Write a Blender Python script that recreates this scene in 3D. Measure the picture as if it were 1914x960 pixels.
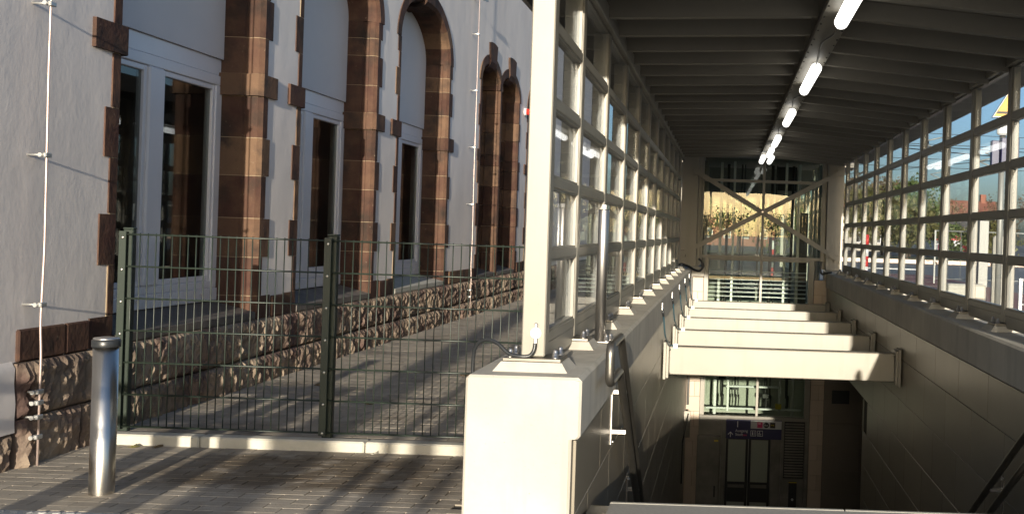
import bpy, math, random
from mathutils import Vector, Matrix, noise

random.seed(7)
scene = bpy.context.scene
for o in list(bpy.data.objects):
    bpy.data.objects.remove(o)
COL = scene.collection
R = math.radians

# ------------------------------------------------------------------ camera
EYE = 1.41
cam_d = bpy.data.cameras.new('camera')
cam_d.sensor_width = 36.0
cam_d.lens = 36.0 * 1900.0 / 1914.0
cam_d.shift_x = -400.0 / 1914.0
cam_d.shift_y = -43.0 / 1914.0
cam_d.clip_start = 0.05
cam_d.clip_end = 2000.0
cam = bpy.data.objects.new('camera', cam_d)
COL.objects.link(cam)
cam.matrix_world = Matrix.Translation((0, 0, EYE)) @ Matrix.Rotation(R(90), 4, 'X') @ Matrix.Rotation(0.033, 4, 'Z')
scene.camera = cam

# ------------------------------------------------------------------ sky and sun
SUN_DIR = Vector((-0.065, 1.0, -0.15)).normalized()      # direction the light travels
world = bpy.data.worlds.new('World')
scene.world = world
world.use_nodes = True
wn = world.node_tree
wn.nodes.clear()
sky = wn.nodes.new('ShaderNodeTexSky')
sky.sky_type = 'NISHITA'
sky.sun_disc = False
sky.sun_elevation = math.asin(-SUN_DIR.z)
sky.sun_rotation = math.pi - 0.065
sky.air_density = 0.8
sky.dust_density = 2.4
sky.ozone_density = 2.4
bg = wn.nodes.new('ShaderNodeBackground')
bg.inputs['Strength'].default_value = 0.15
wo = wn.nodes.new('ShaderNodeOutputWorld')
wn.links.new(sky.outputs[0], bg.inputs[0])
wn.links.new(bg.outputs[0], wo.inputs[0])
sun_d = bpy.data.lights.new('sun', 'SUN')
sun_d.energy = 5.0
sun_d.angle = R(0.53)
sun_d.color = (1.0, 0.90, 0.74)
sun = bpy.data.objects.new('sun', sun_d)
COL.objects.link(sun)
sun.location = (4, -20, 12)
sun.rotation_euler = SUN_DIR.to_track_quat('-Z', 'Y').to_euler()
vs = scene.view_settings
vs.view_transform = 'Standard'
vs.look = 'None'
vs.exposure = 0.75
vs.gamma = 1.0
vs.use_curve_mapping = False
scene.render.resolution_x = 1024
scene.render.resolution_y = 513

# ------------------------------------------------------------------ materials
MATS = {}

def material(name, base, rough=0.6, metal=0.0, var=None, var_scale=4.0, var2=None, var2_scale=0.7, rnd=0.0,
             bump=0.0, bump_scale=40.0, bump2=0.0, bump2_scale=6.0, stretch=(1, 1, 1), spec=0.5, extra=None):
    m = bpy.data.materials.new(name)
    m.use_nodes = True
    nt = m.node_tree
    N, L = nt.nodes, nt.links
    b = N['Principled BSDF']
    b.inputs['Roughness'].default_value = rough
    b.inputs['Metallic'].default_value = metal
    b.inputs['Specular IOR Level'].default_value = spec
    geo = N.new('ShaderNodeNewGeometry')
    mp = N.new('ShaderNodeMapping')
    mp.inputs['Scale'].default_value = stretch
    L.new(geo.outputs['Position'], mp.inputs['Vector'])
    vec = mp.outputs['Vector']
    rgb = N.new('ShaderNodeRGB')
    rgb.outputs[0].default_value = (*base, 1)
    colr = rgb.outputs[0]

    def noise_fac(scale, lo, hi, detail=6.0):
        n = N.new('ShaderNodeTexNoise')
        n.inputs['Scale'].default_value = scale
        n.inputs['Detail'].default_value = detail
        n.inputs['Roughness'].default_value = 0.6
        L.new(vec, n.inputs['Vector'])
        mr = N.new('ShaderNodeMapRange')
        mr.inputs[1].default_value = lo
        mr.inputs[2].default_value = hi
        L.new(n.outputs['Fac'], mr.inputs[0])
        return mr.outputs[0]

    def mix(fac, a, c):
        mx = N.new('ShaderNodeMix')
        mx.data_type = 'RGBA'
        L.new(fac, mx.inputs[0])
        L.new(a, mx.inputs[6])
        if isinstance(c, tuple):
            mx.inputs[7].default_value = (*c, 1)
        else:
            L.new(c, mx.inputs[7])
        return mx.outputs[2]
    if var:
        colr = mix(noise_fac(var_scale, 0.35, 0.7), colr, var)
    if var2:
        colr = mix(noise_fac(var2_scale, 0.42, 0.62), colr, var2)
    if extra:
        colr = extra(N, L, vec, colr, mix, noise_fac, geo)
    if rnd:
        oi = N.new('ShaderNodeObjectInfo')
        mr = N.new('ShaderNodeMapRange')
        mr.inputs[3].default_value = 1.0 - rnd
        mr.inputs[4].default_value = 1.0 + rnd
        L.new(oi.outputs['Random'], mr.inputs[0])
        hs = N.new('ShaderNodeHueSaturation')
        L.new(mr.outputs[0], hs.inputs['Value'])
        L.new(colr, hs.inputs['Color'])
        colr = hs.outputs[0]
    L.new(colr, b.inputs['Base Color'])
    nrm = None
    for st, sc, dist in ((bump2, bump2_scale, 0.02), (bump, bump_scale, 0.004)):
        if st:
            n = N.new('ShaderNodeTexNoise')
            n.inputs['Scale'].default_value = sc
            n.inputs['Detail'].default_value = 5.0
            L.new(vec, n.inputs['Vector'])
            bp = N.new('ShaderNodeBump')
            bp.inputs['Strength'].default_value = st
            bp.inputs['Distance'].default_value = dist
            L.new(n.outputs['Fac'], bp.inputs['Height'])
            if nrm:
                L.new(nrm, bp.inputs['Normal'])
            nrm = bp.outputs[0]
    if nrm:
        L.new(nrm, b.inputs['Normal'])
    MATS[name] = m
    return m


def glass_material(name, tint, ior=1.5, rough=0.0):
    m = bpy.data.materials.new(name)
    m.use_nodes = True
    nt = m.node_tree
    N, L = nt.nodes, nt.links
    N.remove(N['Principled BSDF'])
    tr = N.new('ShaderNodeBsdfTransparent')
    tr.inputs[0].default_value = (*tint, 1)
    gl = N.new('ShaderNodeBsdfGlossy')
    gl.inputs['Roughness'].default_value = rough
    lw = N.new('ShaderNodeLayerWeight')
    lw.inputs['Blend'].default_value = 0.5
    pw = N.new('ShaderNodeMath'); pw.operation = 'POWER'
    pw.inputs[1].default_value = 5.0
    L.new(lw.outputs['Facing'], pw.inputs[0])
    f0 = ((ior - 1) / (ior + 1)) ** 2
    fr = N.new('ShaderNodeMath'); fr.operation = 'MULTIPLY_ADD'
    fr.inputs[1].default_value = 0.5 - f0
    fr.inputs[2].default_value = f0
    L.new(pw.outputs[0], fr.inputs[0])
    mx = N.new('ShaderNodeMixShader')
    L.new(fr.outputs[0], mx.inputs[0])
    L.new(tr.outputs[0], mx.inputs[1])
    L.new(gl.outputs[0], mx.inputs[2])
    L.new(mx.outputs[0], N['Material Output'].inputs[0])
    MATS[name] = m
    return m


def emission_material(name, col, strength):
    m = bpy.data.materials.new(name)
    m.use_nodes = True
    N = m.node_tree.nodes
    b = N['Principled BSDF']
    b.inputs['Base Color'].default_value = (0.8, 0.8, 0.8, 1)
    b.inputs['Emission Color'].default_value = (*col, 1)
    b.inputs['Emission Strength'].default_value = strength
    MATS[name] = m
    return m


def stone_extra(dark, ochre):
    def f(N, L, vec, colr, mix, noise_fac, geo):
        oi = N.new('ShaderNodeObjectInfo')
        mr = N.new('ShaderNodeMapRange')
        mr.inputs[1].default_value = 0.6
        mr.inputs[2].default_value = 1.4
        L.new(oi.outputs['Random'], mr.inputs[0])
        c = mix(mr.outputs[0], colr, ochre)
        c2 = mix(noise_fac(4.0, 0.48, 0.7), c, dark)
        return mix(noise_fac(26.0, 0.66, 0.76), c2, (0.22, 0.17, 0.12))
    return f


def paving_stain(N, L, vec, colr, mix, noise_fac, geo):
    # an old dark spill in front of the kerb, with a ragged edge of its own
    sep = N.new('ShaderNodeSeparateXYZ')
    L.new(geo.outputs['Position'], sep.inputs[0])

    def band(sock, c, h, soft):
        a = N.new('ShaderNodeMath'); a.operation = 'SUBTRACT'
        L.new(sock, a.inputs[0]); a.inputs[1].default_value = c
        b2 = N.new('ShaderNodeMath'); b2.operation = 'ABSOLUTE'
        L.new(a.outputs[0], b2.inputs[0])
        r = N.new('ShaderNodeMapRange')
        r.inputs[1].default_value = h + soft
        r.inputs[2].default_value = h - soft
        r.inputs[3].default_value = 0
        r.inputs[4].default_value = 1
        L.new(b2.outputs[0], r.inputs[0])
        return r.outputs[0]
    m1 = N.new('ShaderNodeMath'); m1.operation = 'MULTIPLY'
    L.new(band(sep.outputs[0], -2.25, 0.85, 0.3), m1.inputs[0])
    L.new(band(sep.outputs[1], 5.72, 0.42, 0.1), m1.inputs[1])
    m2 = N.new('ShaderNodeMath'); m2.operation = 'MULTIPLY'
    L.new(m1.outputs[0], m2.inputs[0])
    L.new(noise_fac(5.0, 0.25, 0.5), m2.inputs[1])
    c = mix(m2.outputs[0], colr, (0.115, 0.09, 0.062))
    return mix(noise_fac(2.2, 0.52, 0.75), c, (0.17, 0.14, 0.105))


material('plaster', (0.73, 0.675, 0.635), 0.85, var=(0.65, 0.60, 0.565), var_scale=1.1, var2=(0.76, 0.705, 0.66), var2_scale=0.5,
         bump=0.18, bump_scale=38, bump2=0.3, bump2_scale=2.6, spec=0.2, stretch=(1, 1, 0.6))
material('plaster_smooth', (0.64, 0.60, 0.585), 0.8, var=(0.59, 0.555, 0.54), var_scale=0.8, bump=0.1, bump_scale=60, spec=0.2)
material('sandstone', (0.062, 0.029, 0.022), 0.85, var=(0.104, 0.058, 0.037), var_scale=6, rnd=0.26, bump=0.6, bump_scale=45,
         bump2=0.35, bump2_scale=11, extra=stone_extra((0.035, 0.025, 0.02), (0.15, 0.10, 0.058)), spec=0.25)
material('rough_stone', (0.20, 0.155, 0.115), 0.9, var=(0.30, 0.245, 0.185), var_scale=6, var2=(0.10, 0.065, 0.055), var2_scale=3,
         rnd=0.2, bump=0.8, bump_scale=35, bump2=0.6, bump2_scale=14, spec=0.2)
material('sill_stone', (0.10, 0.085, 0.075), 0.6, var=(0.17, 0.15, 0.125), var_scale=9, rnd=0.2, bump=0.2, bump_scale=60, stretch=(0.4, 2, 1))
material('joint_mortar', (0.26, 0.20, 0.13), 0.95, bump=0.3, bump_scale=60)
material('mortar', (0.30, 0.25, 0.19), 0.95, bump=0.4, bump_scale=60)
material('white_frame', (0.74, 0.72, 0.72), 0.35, var=(0.68, 0.66, 0.66), var_scale=2)
material('dark_room', (0.16, 0.155, 0.145), 0.9, var=(0.26, 0.25, 0.23), var_scale=1.5)
def rain_streaks(dark, scale, lo, hi):
    def f(N, L, vec, colr, mix, noise_fac, geo):
        mp2 = N.new('ShaderNodeMapping')
        mp2.inputs['Scale'].default_value = (1, 1, 0.07)
        L.new(geo.outputs['Position'], mp2.inputs['Vector'])
        n = N.new('ShaderNodeTexNoise')
        n.inputs['Scale'].default_value = scale
        n.inputs['Detail'].default_value = 7
        L.new(mp2.outputs[0], n.inputs['Vector'])
        mr = N.new('ShaderNodeMapRange')
        mr.inputs[1].default_value = lo
        mr.inputs[2].default_value = hi
        L.new(n.outputs['Fac'], mr.inputs[0])
        c = mix(mr.outputs[0], colr, dark)
        return mix(noise_fac(95.0, 0.68, 0.74), c, tuple(q * .6 for q in dark))
    return f


material('concrete', (0.48, 0.455, 0.395), 0.8, var=(0.42, 0.395, 0.34), var_scale=3.0, var2=(0.385, 0.36, 0.315), var2_scale=1.4, bump=0.3, bump_scale=70, spec=0.25,
         extra=rain_streaks((0.33, 0.315, 0.27), 9.0, 0.5, 0.8))
material('canopy_paint', (0.245, 0.23, 0.194), 0.42, metal=0.1, var=(0.22, 0.206, 0.173), var_scale=2.5, bump=0.05, bump_scale=90,
         extra=rain_streaks((0.20, 0.183, 0.148), 7.0, 0.52, 0.8))
material('roof_paint', (0.19, 0.174, 0.143), 0.55, metal=0.1, var=(0.165, 0.151, 0.123), var_scale=2.0)
material('wall_panel', (0.225, 0.198, 0.152), 0.36, var=(0.195, 0.172, 0.131), var_scale=1.6, rnd=0.05, bump=0.03, bump_scale=50)
material('dark_panel', (0.20, 0.165, 0.125), 0.6, var=(0.165, 0.135, 0.10), var_scale=1.0, rnd=0.05)
material('tile', (0.50, 0.40, 0.30), 0.45, var=(0.45, 0.36, 0.27), var_scale=2.5, rnd=0.07)
material('steel', (0.74, 0.71, 0.67), 0.36, metal=1.0, var=(0.55, 0.53, 0.5), var_scale=8, stretch=(1, 1, 0.1))
material('steel_brushed', (0.62, 0.59, 0.54), 0.27, metal=1.0, var=(0.5, 0.48, 0.44), var_scale=30, stretch=(1, 1, 0.05))
material('dull_steel', (0.22, 0.205, 0.18), 0.38, metal=0.9, var=(0.17, 0.16, 0.14), var_scale=6)
material('green_metal', (0.022, 0.032, 0.024), 0.42, var=(0.018, 0.026, 0.02), var_scale=5)
material('rubber', (0.02, 0.022, 0.024), 0.35)
material('blue_cable', (0.03, 0.07, 0.09), 0.35)
material('copper_rod', (0.62, 0.50, 0.45), 0.4, metal=0.5, var=(0.5, 0.38, 0.33), var_scale=9)
material('galvanised', (0.50, 0.50, 0.48), 0.45, metal=0.7, var=(0.42, 0.42, 0.41), var_scale=10)
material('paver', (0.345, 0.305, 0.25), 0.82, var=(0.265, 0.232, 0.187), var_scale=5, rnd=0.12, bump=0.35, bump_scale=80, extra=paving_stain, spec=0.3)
material('joint_sand', (0.05, 0.043, 0.035), 0.95)
material('kerb_stone', (0.44, 0.42, 0.36), 0.85, var=(0.36, 0.345, 0.29), var_scale=8, rnd=0.06, bump=0.4, bump_scale=60)
material('tactile', (0.40, 0.40, 0.38), 0.8, var=(0.33, 0.33, 0.31), var_scale=8, bump=0.3, bump_scale=70)
material('granite', (0.27, 0.26, 0.235), 0.65, var=(0.33, 0.32, 0.29), var_scale=60, bump=0.1, bump_scale=80)
material('nosing', (0.36, 0.345, 0.30), 0.7, var=(0.31, 0.30, 0.26), var_scale=40)
material('asphalt', (0.075, 0.072, 0.068), 0.9, var=(0.10, 0.096, 0.09), var_scale=3, bump=0.4, bump_scale=60)
material('red_paving', (0.30, 0.13, 0.10), 0.8, var=(0.26, 0.11, 0.085), var_scale=3)
material('platform_paving', (0.20, 0.20, 0.19), 0.8, var=(0.165, 0.165, 0.157), var_scale=2)
material('ballast', (0.13, 0.11, 0.09), 0.95, var=(0.2, 0.17, 0.14), var_scale=12, bump=0.8, bump_scale=20)
material('rail_steel', (0.25, 0.2, 0.17), 0.4, metal=0.8)
material('cavity', (0.03, 0.028, 0.024), 0.9)
material('door_grey', (0.24, 0.225, 0.19), 0.45, metal=0.3, var=(0.14, 0.13, 0.11), var_scale=3)
material('frosted', (0.32, 0.34, 0.27), 0.35)
material('shaft_wall', (0.52, 0.53, 0.45), 0.7, var=(0.46, 0.47, 0.40), var_scale=2)
material('machine_dark', (0.035, 0.034, 0.032), 0.5, metal=0.4)
material('navy', (0.018, 0.018, 0.075), 0.4)
material('sign_grey', (0.55, 0.56, 0.56), 0.4)
material('sign_white', (0.8, 0.8, 0.8), 0.4)
material('sign_pink', (0.62, 0.05, 0.16), 0.4)
material('sign_yellow', (0.85, 0.42, 0.02), 0.45)
material('yellow_label', (0.75, 0.55, 0.03), 0.5)
material('black', (0.012, 0.012, 0.012), 0.5)
material('red_plastic', (0.55, 0.03, 0.02), 0.3)
material('white_paint', (0.78, 0.78, 0.76), 0.5)
material('red_paint', (0.55, 0.03, 0.03), 0.45)
material('mast_steel', (0.28, 0.29, 0.27), 0.55, metal=0.3)
material('pole_grey', (0.24, 0.24, 0.22), 0.5, metal=0.3)
material('bark', (0.10, 0.075, 0.055), 0.9, bump=0.7, bump_scale=20)
material('leaf_green', (0.075, 0.10, 0.025), 0.6, rnd=0.2, var=(0.05, 0.075, 0.02), var_scale=0.8)
material('leaf_yellow', (0.15, 0.135, 0.04), 0.6, rnd=0.2, var=(0.085, 0.095, 0.03), var_scale=0.7)
material('leaf_brown', (0.13, 0.085, 0.045), 0.7, rnd=0.2, var=(0.09, 0.075, 0.04), var_scale=0.8)
material('roof_tile', (0.22, 0.085, 0.055), 0.85, var=(0.17, 0.07, 0.05), var_scale=3)
material('slate', (0.07, 0.065, 0.065), 0.8)
material('brick', (0.27, 0.11, 0.075), 0.9, var=(0.22, 0.095, 0.065), var_scale=4)
material('render_cream', (0.50, 0.45, 0.37), 0.85)
material('grass', (0.09, 0.10, 0.035), 0.9, var=(0.13, 0.12, 0.05), var_scale=2)
glass_material('glass', (0.935, 0.96, 0.985))
glass_material('shaft_glass', (0.80, 0.84, 0.81), 1.5)
glass_material('window_glass', (0.62, 0.65, 0.65), 1.85)
emission_material('tube_light', (1.0, 0.97, 0.9), 1.7)

# ------------------------------------------------------------------ geometry helpers

class MB:
    def __init__(self):
        self.v, self.f, self.s = [], [], []

    def face(self, idx, smooth=False):
        self.f.append(tuple(idx)); self.s.append(smooth)

    def poly(self, pts, smooth=False):
        b = len(self.v)
        self.v += [tuple(p) for p in pts]
        self.face(range(b, b + len(pts)), smooth)
        return self

    def box(self, x0, x1, y0, y1, z0, z1, c=0.0):
        if c <= 0:
            b = len(self.v)
            self.v += [(x, y, z) for z in (z0, z1) for y in (y0, y1) for x in (x0, x1)]
            for q in ((0, 2, 3, 1), (4, 5, 7, 6), (0, 1, 5, 4), (2, 6, 7, 3), (0, 4, 6, 2), (1, 3, 7, 5)):
                self.face([b + i for i in q])
            return self
        X, Y, Z = (x0, x1), (y0, y1), (z0, z1)
        b = len(self.v)
        idx = {}
        for i in (0, 1):
            for j in (0, 1):
                for k in (0, 1):
                    cx, cy, cz = (c if i == 0 else -c), (c if j == 0 else -c), (c if k == 0 else -c)
                    for a, p in enumerate(((X[i], Y[j] + cy, Z[k] + cz), (X[i] + cx, Y[j], Z[k] + cz), (X[i] + cx, Y[j] + cy, Z[k]))):
                        idx[(i, j, k, a)] = len(self.v)
                        self.v.append(p)
        F = lambda *q: self.face([idx[t] for t in q])
        for i in (0, 1):
            q = [(i, 0, 0, 0), (i, 1, 0, 0), (i, 1, 1, 0), (i, 0, 1, 0)]
            F(*(q if i else q[::-1]))
            q = [(0, i, 0, 1), (0, i, 1, 1), (1, i, 1, 1), (1, i, 0, 1)]
            F(*(q if i else q[::-1]))
            q = [(0, 0, i, 2), (1, 0, i, 2), (1, 1, i, 2), (0, 1, i, 2)]
            F(*(q if i else q[::-1]))
        for i in (0, 1):
            for j in (0, 1):
                q = [(i, j, 0, 0), (i, j, 1, 0), (i, j, 1, 1), (i, j, 0, 1)]
                F(*(q if (i == j) else q[::-1]))
                q = [(i, 0, j, 0), (i, 1, j, 0), (i, 1, j, 2), (i, 0, j, 2)]
                F(*(q if (i != j) else q[::-1]))
                q = [(0, i, j, 1), (1, i, j, 1), (1, i, j, 2), (0, i, j, 2)]
                F(*(q if (i == j) else q[::-1]))
                for k in (0, 1):
                    q = [(i, j, k, 0), (i, j, k, 1), (i, j, k, 2)]
                    F(*(q if (i + j + k) % 2 else q[::-1]))
        return self

    def cyl(self, p, q, r0, r1=None, n=12, caps=True):
        r1 = r0 if r1 is None else r1
        p, q = Vector(p), Vector(q)
        d = (q - p).normalized()
        a = d.orthogonal().normalized()
        c = d.cross(a)
        b = len(self.v)
        for P, r in ((p, r0), (q, r1)):
            for i in range(n):
                t = 2 * math.pi * i / n
                self.v.append(tuple(P + a * (r * math.cos(t)) + c * (r * math.sin(t))))
        for i in range(n):
            j = (i + 1) % n
            self.face((b + i, b + j, b + n + j, b + n + i), True)
        if caps:
            self.face([b + i for i in range(n)][::-1])
            self.face([b + n + i for i in range(n)])
        return self

    def tube(self, pts, r, n=8):
        pts = [Vector(p) for p in pts]
        b = len(self.v)
        ref = None
        for k, p in enumerate(pts):
            t = (pts[min(k + 1, len(pts) - 1)] - pts[max(k - 1, 0)]).normalized()
            if ref is None:
                ref = t.orthogonal().normalized()
            ref = (ref - t * ref.dot(t)).normalized()
            c = t.cross(ref)
            for i in range(n):
                a = 2 * math.pi * i / n
                self.v.append(tuple(p + ref * (r * math.cos(a)) + c * (r * math.sin(a))))
        for k in range(len(pts) - 1):
            for i in range(n):
                j = (i + 1) % n
                self.face((b + k * n + i, b + k * n + j, b + (k + 1) * n + j, b + (k + 1) * n + i), True)
        self.face([b + i for i in range(n)][::-1])
        self.face([b + (len(pts) - 1) * n + i for i in range(n)])
        return self

    def lathe(self, cx, cy, prof, n=24):
        b = len(self.v)
        for r, z in prof:
            for i in range(n):
                a = 2 * math.pi * i / n
                self.v.append((cx + r * math.cos(a), cy + r * math.sin(a), z))
        for k in range(len(prof) - 1):
            for i in range(n):
                j = (i + 1) % n
                self.face((b + k * n + i, b + k * n + j, b + (k + 1) * n + j, b + (k + 1) * n + i), True)
        self.face([b + i for i in range(n)][::-1])
        self.face([b + (len(prof) - 1) * n + i for i in range(n)])
        return self

    def prism(self, poly, f0, f1):
        """poly: 2-D outline (counter-clockwise seen from f1), f0/f1 map a 2-D point to a 3-D point."""
        b = len(self.v)
        n = len(poly)
        self.v += [tuple(f0(*p)) for p in poly] + [tuple(f1(*p)) for p in poly]
        self.face([b + i for i in range(n)][::-1])
        self.face([b + n + i for i in range(n)])
        for i in range(n):
            j = (i + 1) % n
            self.face((b + i, b + j, b + n + j, b + n + i))
        return self

    def mesh(self, name):
        me = bpy.data.meshes.new(name)
        me.from_pydata(self.v, [], self.f)
        me.polygons.foreach_set('use_smooth', self.s)
        me.update()
        return me


def smooth_path(pts, r=0.05, n=5):
    """round the corners of a poly-line"""
    pts = [Vector(p) for p in pts]
    out = [pts[0]]
    for k in range(1, len(pts) - 1):
        a, p, c = pts[k - 1], pts[k], pts[k + 1]
        d0, d1 = (a - p), (c - p)
        rr = min(r, d0.length * 0.45, d1.length * 0.45)
        A, C = p + d0.normalized() * rr, p + d1.normalized() * rr
        for i in range(n + 1):
            t = i / n
            out.append(A * (1 - t) ** 2 + p * 2 * t * (1 - t) + C * t * t)
    out.append(pts[-1])
    return out


def catmull(pts, n=6):
    pts = [Vector(p) for p in pts]
    P = [pts[0]] + pts + [pts[-1]]
    out = []
    for k in range(1, len(P) - 2):
        for i in range(n):
            t = i / n
            a, b, c, d = P[k - 1], P[k], P[k + 1], P[k + 2]
            out.append(0.5 * ((2 * b) + (c - a) * t + (2 * a - 5 * b + 4 * c - d) * t * t + (3 * b - a - 3 * c + d) * t ** 3))
    out.append(pts[-1])
    return out


def tag(o, label=None, cat=None, group=None, kind=None):
    if label: o['label'] = label
    if cat: o['category'] = cat
    if group: o['group'] = group
    if kind: o['kind'] = kind
    return o


def thing(name, label, cat, loc=(0, 0, 0), group=None):
    o = bpy.data.objects.new(name, None)
    o.empty_display_size = 0.1
    COL.objects.link(o)
    o.location = loc
    return tag(o, label, cat, group)


WP = {}          # world origin of every object made here


def obj(name, mb, mat, parent=None, loc=(0, 0, 0)):
    """one mesh object; the mesh is written in world metres when loc is zero, else around loc"""
    me = mb if isinstance(mb, bpy.types.Mesh) else mb.mesh(name)
    if len(me.materials) == 0:
        me.materials.append(MATS[mat])
    o = bpy.data.objects.new(name, me)
    COL.objects.link(o)
    o.location = loc
    if parent:
        o.parent = parent
        o.matrix_parent_inverse = Matrix.Translation(-Vector(WPOS(parent)))
    return o


def WPOS(o):
    p = Vector(o.location)
    q = o.parent
    while q:
        # children keep world coordinates (parent inverse is a pure translation), so location is already world
        return p
    return p


def struct(name, mb, mat):
    o = obj(name, mb, mat)
    o['kind'] = 'structure'
    return o


def text_mesh(body, size, extrude=0.0015):
    cu = bpy.data.curves.new('lettering', 'FONT')
    cu.body = body
    cu.size = size
    cu.extrude = extrude
    cu.align_x = 'LEFT'
    t = bpy.data.objects.new('lettering', cu)
    COL.objects.link(t)
    bpy.context.view_layer.update()
    dg = bpy.context.evaluated_depsgraph_get()
    me = bpy.data.meshes.new_from_object(t.evaluated_get(dg))
    bpy.data.objects.remove(t)
    me.transform(Matrix.Rotation(R(90), 4, 'X'))
    return me

# ================================================================== GROUND
XL0, XL1 = -1.22, -0.664          # left parapet, outer and inner face
XR0, XR1 = 2.03, 2.60             # right parapet, inner and outer face
Y0, Y1 = 4.85, 20.30              # parapet start and end
YS = 5.29                         # top of the stairs
PT = 0.70                         # parapet top
FX = -3.88                        # plaster face of the station building
FLOOR = -4.70                     # underpass floor

g = MB()
B = 900.0
hx0, hx1, hy0, hy1 = XL0 + 0.1, XR1 - 0.1, YS, 23.0
zg = -0.062
for x0, x1, y0, y1 in ((-B, hx0, -B, B), (hx1, B, -B, B), (hx0, hx1, -B, hy0), (hx0, hx1, hy1, B)):
    g.poly([(x0, y0, zg), (x1, y0, zg), (x1, y1, zg), (x0, y1, zg)])
struct('ground', g, 'asphalt')

# paving in front of the kerb, each paver a piece; joint bed below
bed = MB().box(-4.2, XL0 - 0.0, 4.802, 6.23, -0.058, -0.008)
pavement = struct('pavement', bed, 'joint_sand')
PW, PD = 0.2, 0.0833
pav = MB().box(-PW / 2 + 0.0025, PW / 2 - 0.0025, -PD / 2 + 0.0012, PD / 2 - 0.0012, -0.05, 0.0, 0.0015).mesh('paver')
pav.materials.append(MATS['paver'])
rows = 17
n_pav = 0
for r in range(rows):
    y = 6.222 - PD * (r + 0.5)
    x = -1.32 - (0.1 if r % 2 else 0.0)
    while x > -3.98:
        o = obj('paver', pav, 'paver', pavement, (x + random.uniform(-.002, .002), y, random.uniform(-0.0008, 0.0004)))
        n_pav += 1
        x -= PW
# paving behind the fence: nearer rows as pieces, the rest joined
ZB = 0.05
bed2 = MB().box(-4.2, XL0, 6.33, 34.0, -0.02, ZB - 0.008)
court = struct('courtyard_paving', bed2, 'joint_sand')
far = MB()
n2 = 0
r = 0
y = 6.34 + PD / 2
while y < 30.0:
    x = -1.32 - (0.1 if r % 2 else 0.0)
    while x > -3.95:
        z = ZB + random.uniform(-0.0008, 0.0006)
        if n2 < 280:
            obj('paver', pav, 'paver', court, (x, y, z)); n2 += 1
        else:
            far.box(x - PW / 2 + .0025, x + PW / 2 - .0025, y - PD / 2 + .0012, y + PD / 2 - .0012, z - 0.03, z)
        x -= PW
    y += PD
    r += 1
fo = obj('far_pavers', far, 'paver', court)
fo['kind'] = 'stuff'

# kerb: single stones
kerb = struct('kerb', MB().box(-4.1, XL0, 6.235, 6.315, -0.06, -0.01), 'mortar')
kx = [-4.1, -3.185, -2.172, XL0]
for a, b in zip(kx[:-1], kx[1:]):
    obj('kerb_stone', MB().box(a + 0.003, b - 0.003, 6.228, 6.325, -0.05, 0.063, 0.009), 'kerb_stone', kerb)

# tactile strip at the near edge
tact = struct('tactile_paving', MB().box(-4.0, XL0, 4.195, 4.80, -0.055, -0.004), 'joint_sand')
xs = -3.97
while xs < XL0 - 0.05:
    x1 = min(xs + 0.3, XL0 - 0.005)
    for ya in (4.20, 4.50):
        obj('tactile_slab', MB().box(xs + .002, x1 - .002, ya + .002, ya + .298, -0.05, 0.0, 0.003), 'tactile', tact)
    xs += 0.3
st = MB()
for r in range(8):
    y = 4.765 - 0.066 * r
    x = -3.95 + (0.033 if r % 2 else 0)
    while x < XL0 - 0.03:
        st.lathe(x, y, [(0.020, -0.001), (0.018, 0.0035), (0.011, 0.005)], 10)
        x += 0.066
so = obj('studs', st, 'tactile', tact)
so['kind'] = 'stuff'
# a bit of paving in front of the stairs
apron = struct('stair_apron', MB().box(XL1 - .02, 12.0, 2.0, 4.98, -0.058, -0.004), 'platform_paving')

# fallen leaves
for i, (x, y, s, cm) in enumerate([(-3.55, 6.17, .035, 'leaf_yellow'), (-2.1, 6.20, .02, 'kerb_stone'), (-3.42, 6.19, .03, 'leaf_brown'),
                                   (-2.62, 7.6, .03, 'leaf_brown'), (-2.3, 9.2, .05, 'leaf_brown'), (-3.3, 8.4, .05, 'leaf_brown')]):
    z = 0.004 if y < 6.2 or True else 0
    z = 0.003 if y < 6.3 else ZB + 0.003
    m = MB()
    pts = []
    for k in range(9):
        a = 2 * math.pi * k / 9
        rr = s * (1.0 if k % 2 else 0.62)
        pts.append((x + rr * math.cos(a) * 1.2, y + rr * math.sin(a), z + 0.006 * math.sin(a * 2 + i)))
    top = [(p[0], p[1], p[2] + 0.002) for p in pts]
    m.prism([(p[0], p[1]) for p in pts], lambda a, b, zz=z: (a, b, zz), lambda a, b, zz=z: (a, b, zz + .005 + .01 * math.sin(a * 90)))
    lab = ['yellow fallen leaf lying against the kerb by the bollard', 'pale round pebble lying against the kerb at a stone joint',
           'brown fallen leaf lying against the kerb by the yellow one', 'brown dry leaf lying just behind the mesh fence',
           'brown dry leaf lying in the middle of the courtyard', 'brown dry leaf lying by the rough stone plinth'][i]
    tag(obj('pebble' if i == 1 else 'fallen_leaf', m, cm), lab, 'pebble' if i == 1 else 'leaf')

# ================================================================== STATION BUILDING
ZP = 0.575                 # plinth top
bld = thing('station_building', 'grey plastered old station building with red sandstone arched windows', 'building', (FX, 13.0, 0))
YB0, YB1, ZT = 2.0, 30.0, 8.5
WIN = [(6.48, 8.41), (9.21, 11.11), (11.95, 13.98)]
ZSPR, RISE = 3.60, 0.59
TWIN = [(15.88, 17.10), (17.27, 18.64)]
ZTS, TRISE = 3.685, 0.285
LASTW = [(19.61, 21.5)]
openings = [(a, b, ZSPR, RISE) for a, b in WIN] + [(a, b, ZTS, TRISE) for a, b in TWIN] + [(a, b, ZSPR, RISE) for a, b in LASTW]


def arch_pts(a, b, zs, rise, n=20):
    c, h = (a + b) / 2, (b - a) / 2
    return [(c - h * math.cos(math.pi * i / n), zs + rise * math.sin(math.pi * i / n)) for i in range(n + 1)]


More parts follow.
